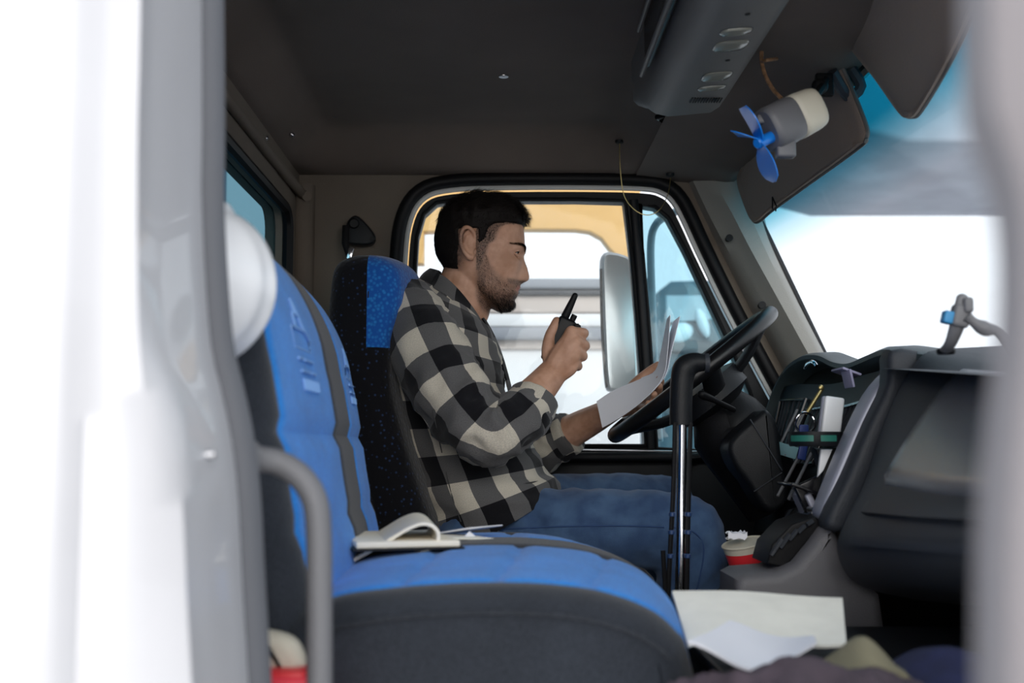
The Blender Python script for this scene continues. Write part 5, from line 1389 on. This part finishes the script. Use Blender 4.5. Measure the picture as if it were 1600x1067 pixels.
# inner hem
shirt.grid([rows[0], [p + Vector((.0, 0, .012)) + (keys and (Vector(keys[0][:3]) + Vector(keys[0][3:6]))/2 - p)*.06 for p in rows[0]]], uvs=[uvs[0], uvs[0]])
def sleeve(path, radii, seed, vs=1.0, uo=0.0, vo=0):
    def fn(q, t_, a, n_):
        el = G(t_ - .58, .22)
        return q + n_*(fold(q, .0055 + .0055*el, (22, 22, 22), seed) + .0035*el*math.sin(t_*46 + math.sin(a + 1)*3.5))
    mb2 = MB(); mb2.tube(path, radii, 40, sub=8, ref=(0, 1, 0), uv=True, fn=fn)
    b = len(shirt.v); 
    for i, v in enumerate(mb2.v): shirt.v.append(v); u = mb2.uv[i]; shirt.uv[b + i] = (u[0] + uo, u[1] + vo)
    for f in mb2.f: shirt.f.append(tuple(b + i for i in f)); shirt.m.append(0)
def fixu(r): return r
sl_r = [P(640, 470, 2.30), P(650, 500, 2.262), P(668, 545, 2.215), P(697, 600, 2.175), P(730, 648, 2.145), P(765, 676, 2.135), P(797, 662, 2.15), P(818, 646, 2.175), P(830, 636, 2.187)]
# even angular scale : uv u uses radius[3]; normalise
sleeve(sl_r, [(.060, .045), (.078, .062), (.080, .073), (.072, .070), (.064, .062), (.055, .056), (.052, .052), (.050, .050), (.047, .047)], 11, uo=.03)
sl_l = [P(640, 470, 2.50), P(650, 500, 2.538), P(680, 550, 2.60), P(720, 615, 2.65), P(765, 680, 2.675), P(800, 712, 2.67), P(840, 700, 2.65), P(868, 686, 2.63), P(880, 681, 2.62)]
sleeve(sl_l, [(.060, .045), (.078, .062), (.078, .073), (.073, .072), (.068, .068), (.062, .062), (.058, .058), (.053, .053), (.050, .050)], 23, uo=.05)
shirt_o = shirt.build('shirt', M_plaid, man, angle=180)
# rolled cuffs
def cuff(c0_, c1_, r, seed):
    mb2 = MB(); ax_ = (c1_ - c0_)
    pth = [c0_ + ax_*t_ for t_ in (0, .02, .25, .5, .75, .95, 1.0, .98, .6)]
    rr = [r*.93, r*1.0, r*1.06, r*1.03, r*1.05, r*1.04, r*.99, r*.93, r*.91]
    mb2.tube(pth, [(q, q) for q in rr], 40, ref=(0, 1, 0), uv=True, fn=lambda q, t_, a, n_: q + n_*fold(q, .0022, (45, 45, 45), seed))
    for k in list(mb2.uv): u = mb2.uv[k]; mb2.uv[k] = (u[0] + .02 + seed*.01, u[1] + .03)
    return mb2.build('rolled_cuff', M_plaid, man, angle=180)
cuff(P(816, 660, 2.165), P(836, 622, 2.197), .046, 1)
cuff(P(866, 690, 2.635), P(893, 675, 2.607), .047, 2)
mb = MB(); mb.tube([P(872, 703, 2.60), P(884, 712, 2.60), P(898, 706, 2.59)], [(.012, .006), (.013, .005), (.008, .003)], 12, uv=True, sub=4); mb.build('cuff_tail', M_plaid, man)
# collar, placket, shoulder seam, hem tail
col = MB()
def strip(top, bot, th=.0035, mbx=None, uo=0):
    mbx = mbx or col
    A = [Vector(p) for p in smooth_path([P(*q) for q in top], 5)]; B = [Vector(p) for p in smooth_path([P(*q) for q in bot], 5)]; n = len(A); R = []; R2 = []; U_ = []
    l_ = 0
    for i in range(n):
        if i: l_ += (A[i] - A[i-1]).length
        nn_ = (A[min(i+1, n-1)] - A[max(i-1, 0)]).cross(B[i] - A[i]).normalized()
        r = [A[i].lerp(B[i], t/5) + nn_*(.004*math.sin(t/5*PI)) for t in range(6)]
        R.append(r); R2.append([p + nn_*th for p in r]); U_.append([(l_ + uo, t/5*(B[i]-A[i]).length) for t in range(6)])
    mbx.grid(R, uvs=U_); mbx.grid(R2, uvs=U_)
    mbx.grid([[r[0] for r in R], [r[0] for r in R2]], uvs=[[u[0] for u in U_]]*2); mbx.grid([[r[-1] for r in R], [r[-1] for r in R2]], uvs=[[u[-1] for u in U_]]*2)
    mbx.grid([R[0], R2[0]], uvs=[U_[0]]*2); mbx.grid([R[-1], R2[-1]], uvs=[U_[-1]]*2)
near_top = [(688, 424, 2.462), (674, 421, 2.425), (672, 421, 2.38), (680, 424, 2.345), (700, 436, 2.328), (722, 458, 2.332), (742, 484, 2.352), (752, 500, 2.375)]
near_bot = [(672, 455, 2.475), (656, 445, 2.43), (652, 444, 2.37), (664, 446, 2.325), (694, 458, 2.295), (722, 488, 2.298), (746, 514, 2.325), (760, 524, 2.355)]
strip(near_top, near_bot)
far_top = [(688, 424, 2.338), (676, 421, 2.38), (674, 421, 2.42), (682, 424, 2.455), (702, 436, 2.472), (724, 458, 2.468), (744, 484, 2.45), (754, 500, 2.43)]
far_bot = [(672, 455, 2.325), (656, 445, 2.37), (654, 444, 2.43), (666, 446, 2.475), (696, 458, 2.505), (724, 486, 2.502), (748, 512, 2.475), (760, 520, 2.445)]
strip(far_top, far_bot)
col.build('collar', M_plaid, man, angle=180)
pk = MB(); strip([(752, 498, 2.375), (766, 525, 2.37), (778, 556, 2.365), (788, 590, 2.36), (797, 625, 2.36), (808, 660, 2.36)], [(752, 498, 2.41), (768, 525, 2.41), (781, 556, 2.41), (791, 590, 2.41), (800, 625, 2.41), (811, 660, 2.41)], .004, pk)
pk.build('button_placket', M_plaid, man)
dg_b = bpy.context.evaluated_depsgraph_get(); 
shirt_bv = BVHTree.FromPolygons([Vector(v) for v in shirt.v], shirt.f)
def on_surf(bv, px, py, off=.0012):
    d_ = (P(px, py, 1) - CAM).normalized(); h = bv.ray_cast(CAM, d_)
    return (h[0] - d_*off) if h[0] is not None else P(px, py, 2.2)
mb = MB(); mb.tube([on_surf(shirt_bv, *q) for q in ((676, 640), (682, 668), (690, 705), (698, 742), (708, 780), (720, 815))], .0010, 6, sub=3); mb.build('side_seam', mat('seam_thread', (.06, .06, .06), .9), man)
# turned-up front hem
mb = MB(); 
hb_ = [(742, 840, 2.19), (766, 820, 2.19), (790, 794, 2.20), (812, 777, 2.22), (836, 766, 2.25), (856, 761, 2.31), (868, 760, 2.36)]
hb2 = [(728, 828, 2.185), (752, 802, 2.185), (778, 776, 2.195), (806, 760, 2.215), (832, 753, 2.24), (852, 750, 2.30), (860, 752, 2.36)]
strip(hb2, hb_, .004, mb, .04); mb.build('shirt_hem', M_plaid, man, angle=180)
# buttons
for px, py, Y in ((762, 522, 2.36), (781, 566, 2.36)):
    mb = MB(); c = P(px, py, Y - .006); mb.cyl(c, c + Vector((.003, -.003, 0)), .0055, 14, bev=.001); mb.build('button', M_beige, man)

# jeans
jn = MB()
jn.tube([P(748, 835, 2.28), P(742, 830, 2.34), P(742, 828, 2.46), P(748, 835, 2.52)], [(.095, .075), (.105, .09), (.105, .09), (.095, .08)], 28, sub=3, round_ends=True, ref=(1, 0, 0))
jn.tube([P(745, 842, 2.30), P(800, 838, 2.285), P(880, 833, 2.262), P(960, 829, 2.235), P(1030, 828, 2.21), P(1074, 833, 2.2)], [(.080, .080), (.086, .086), (.084, .086), (.078, .08), (.073, .074), (.071, .071)], 30, sub=4, round_ends=True, ref=(0, 1, 0))
jn.tube([P(1074, 836, 2.2), P(1082, 870, 2.2), P(1074, 930, 2.2), P(1058, 1010, 2.2), P(1046, 1100, 2.2)], [(.071, .070), (.069, .066), (.064, .062), (.056, .056), (.05, .052)], 30, sub=4, round_ends=True, ref=(0, 1, 0))
jn.tube([P(745, 835, 2.48), P(830, 805, 2.52), P(920, 792, 2.565), P(1000, 788, 2.60), P(1042, 789, 2.62)], [(.092, .094), (.088, .085), (.078, .074), (.070, .067), (.066, .064)], 30, sub=4, round_ends=True, ref=(0, 1, 0))
jn.tube([P(1042, 790, 2.62), P(1052, 830, 2.62), P(1044, 900, 2.63), P(1035, 1010, 2.64)], [(.066, .064), (.064, .062), (.06, .058), (.05, .05)], 30, sub=4, round_ends=True, ref=(0, 1, 0))
me = remesh(jn, .0065, it=6, fac=.5); me.name = 'jeans'
me.calc_loop_triangles()
for v in me.vertices:
    p = v.co; n_ = v.normal
    kx = P(1074, 833, 2.2).x
    hipk = G(p.x - P(800, 0, 2.28).x, .14); kneek = G(p.x - kx + .03, .10)
    f_ = .0055*(1 - 2.4*abs(noise.noise(Vector((p.x*20 + p.z*16, p.y*7, p.z*9)))))*hipk + .0018*math.sin(p.x*95 + p.z*75 + 6*noise.noise(p*9))*hipk
    f_ += .0035*(1 - 2.4*abs(noise.noise(Vector((p.x*26 - p.z*22, p.y*7, p.z*12 + 4)))))*kneek + .003*noise.noise(p*30)
    v.co = p + n_*f_
me.materials.clear(); me.materials.append(M_denim)
jo = finish('jeans', me, man, angle=180)
jb = BVHTree.FromPolygons([v.co.copy() for v in me.vertices], [tuple(p.vertices) for p in me.polygons])
mb = MB(); mb.tube([on_surf(jb, *q, .0005) for q in [(752 + i*13, interp([(752, 828), (800, 826), (900, 822), (1000, 822), (1040, 824)], 752 + i*13)) for i in range(23)]], .0016, 6, sub=2); mb.build('side_seam', M_denim2, man)
mb = MB(); mb.tube([on_surf(jb, *q, .0005) for q in ((800, 783), (790, 796), (780, 812), (776, 826), (786, 829))], .0016, 6, sub=3); mb.build('pocket_seam', M_denim2, man)
mb = MB(); c = on_surf(jb, 777, 827, .001); mb.cyl(c, c + Vector((0, -.0025, 0)), .004, 10); mb.build('rivet', M_steel, man)
mb = MB(); mb.tube([on_surf(jb, *q, .0005) for q in ((1046, 824), (1072, 826), (1092, 838), (1100, 860), (1094, 900), (1084, 940))], .0016, 6, sub=3); mb.build('knee_seam', M_denim2, man)
for A_ in (RA, LA):
    mb = MB(); mb.tube([A_ + Vector((0, 0, .01)), A_ + Vector((.005, 0, -.04)), A_ + Vector((.06, 0, -.075)), A_ + Vector((.17, 0, -.085))], [(.043, .043), (.046, .044), (.046, .036), (.036, .026)], 16, sub=3, round_ends=True, ref=(0, 1, 0)); mb.build('boot', M_black, man)

# ------------------------------------------------------------------ outside
gd = MB(); gd.box((0, 20, -1.25), (80, 60, .1), r=.01); struct(gd.build('ground', M_conc))
mi = thing('wing_mirror', P(968, 500, 3.15), 'tall grey wing mirror mounted outside the driver window', 'mirror')
mo = smooth_path(pxz([(940, 400), (955, 394), (985, 404), (990, 430), (996, 520), (999, 600), (990, 612), (958, 612), (946, 600), (941, 520), (938, 430)], 3.15), 3, True)
mb = MB(); slab(mb, mo, 3.14, 3.19, .012); mb.build('housing', mat('mirror_grey', (.42, .42, .43), .35), mi)
mb = MB(); slab(mb, offset2(mo, .008), 3.132, 3.141, .002); mb.build('mirror_glass', mat('mirror_glass', (.62, .62, .62), .3, 1), mi)
mb = MB(); mb.tube([P(939, 420, 3.135), P(941, 520, 3.135), P(948, 606, 3.135)], .004, 8, sub=3); mb.build('edge_strip', M_black, mi)
mb = MB(); mb.tube([P(1072, 322, 2.845), P(1062, 328, 3.0), P(1040, 338, 3.05), P(1024, 352, 3.1), P(1017, 380, 3.12), P(1018, 450, 3.12), P(1022, 560, 3.12), P(1030, 690, 3.1)], .011, 12, sub=4); mb.tube([P(1018, 440, 3.12), P(990, 440, 3.16)], .009, 10); mb.build('mounting_arm', mat('pale_tube', (.35, .45, .5), .4), mi)

YV = 4.6
tv = thing('work_vehicle', P(820, 500, YV), 'pale orange work vehicle with grey rails parked beyond the driver window', 'vehicle')
mb = MB(); ol = pxz([(560, 240), (1001, 240), (1001, 412), (984, 412), (966, 402), (952, 388), (940, 372), (922, 362), (900, 359), (780, 358), (662, 362), (662, 412), (640, 412), (640, 470), (560, 470)], YV)
slab(mb, ol, YV, YV + .08, .01); mb.build('cab_frame', M_orange, tv)
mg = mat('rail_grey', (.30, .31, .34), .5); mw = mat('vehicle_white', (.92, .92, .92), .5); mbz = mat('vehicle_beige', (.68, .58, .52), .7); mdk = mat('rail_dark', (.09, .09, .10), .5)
def band(y0_, y1_, nm, m, dY, x0=600, x1=1000):
    mb = MB(); a = P(x0, y0_, YV + dY); b_ = P(x1, y1_, YV + dY); mb.box(((a.x+b_.x)/2, YV + dY, (a.z+b_.z)/2), (b_.x-a.x, .06, a.z-b_.z), r=.01); mb.build(nm, m, tv)
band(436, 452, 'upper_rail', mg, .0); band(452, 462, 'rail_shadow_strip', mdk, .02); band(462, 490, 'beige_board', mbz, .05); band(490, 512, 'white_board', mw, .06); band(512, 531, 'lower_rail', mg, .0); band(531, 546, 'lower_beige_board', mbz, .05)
band(546, 760, 'white_side_panel', mw, .08)
mb = MB(); mb.tube([P(640, 470, YV), P(640, 900, YV)], .03, 10); mb.build('post', mg, tv)
mb = MB(); mb.box((P(780, 0, YV).x, YV + .2, -.85), (1.6, .6, .7), r=.05); mb.build('chassis', mg, tv)
for dx in (-.6, .6):
    mb = MB(); mb.cyl((P(780, 0, YV).x + dx, YV - .08, -.85), (P(780, 0, YV).x + dx, YV + .2, -.85), .36, 28, bev=.04); mb.build('wheel', M_black, tv)

YT = 7.0
tk = thing('parked_truck', P(1085, 560, YT), 'blue grey truck front seen hazily through the small vent window', 'truck')
mt_ = mat('truck_grey_blue', (.07, .12, .15), .5); 
mb = MB(); slab(mb, pxz([(1032, 452), (1050, 438), (1110, 436), (1150, 470), (1240, 500), (1240, 1168), (1032, 1168)], YT), YT, YT + 1.6, .05); mb.build('cab', mt_, tk)
mb = MB(); slab(mb, pxz([(1040, 462), (1104, 462), (1112, 500), (1040, 505)], YT), YT - .03, YT + .02, .01); mb.build('windscreen', mat('truck_glass', (.35, .45, .5), .1), tk)
for px, py, rx_, rz_ in ((1062, 520, 22, 16), (1098, 505, 9, 24), (1070, 590, 16, 18), (1130, 560, 14, 12)):
    mb = MB(); c = P(px, py, YT - .04); k = YT/F; mb.sphere(c, (rx_*k, .05, rz_*k), Matrix.Rotation(-.3, 3, 'Y')); mb.build('lamp', mat('lamp_pale_%d' % px, (.75, .85, .88), .3), tk)
mb = MB(); mb.box(P(1110, 545, YT - .03), (.5, .06, .09), Matrix.Rotation(.1, 3, 'Y'), r=.02); mb.box(P(1105, 630, YT - .03), (.55, .06, .12), r=.02); mb.build('bumper', mdk, tk)
# truck's own load box behind the rear window
mb = MB(); mb.box((-1.9, 3.2, 1.15), (.5, 7.2, 3.2), r=.03); tag(mb.build('load_body', M_teal), 'teal blue load body wall seen through the rear window', 'truck body')
# canopy seen high through the windscreen
cn = thing('canopy', P(1450, 150, 9), 'grey canopy roof high beyond the windscreen', 'canopy')
mb = MB(); c = [P(1345, 202, 9), P(1422, 222, 9), P(1900, 222, 9)]
slab(mb, [(c[0].x, c[0].z), (c[1].x, c[1].z), (c[2].x, c[2].z), (c[2].x, c[2].z + 2.2), (c[0].x - .6, c[0].z + 2.2), (c[0].x - .3, c[0].z + .3)], 9, 12, .05); mb.build('roof', mat('canopy_grey', (.36, .37, .42), .8, var=.1, vscale=2), cn)
mb = MB(); mb.cyl((6.2, 10.5, -1.2), (6.2, 10.5, c[1].z), .15, 16); mb.build('column', mg, cn)
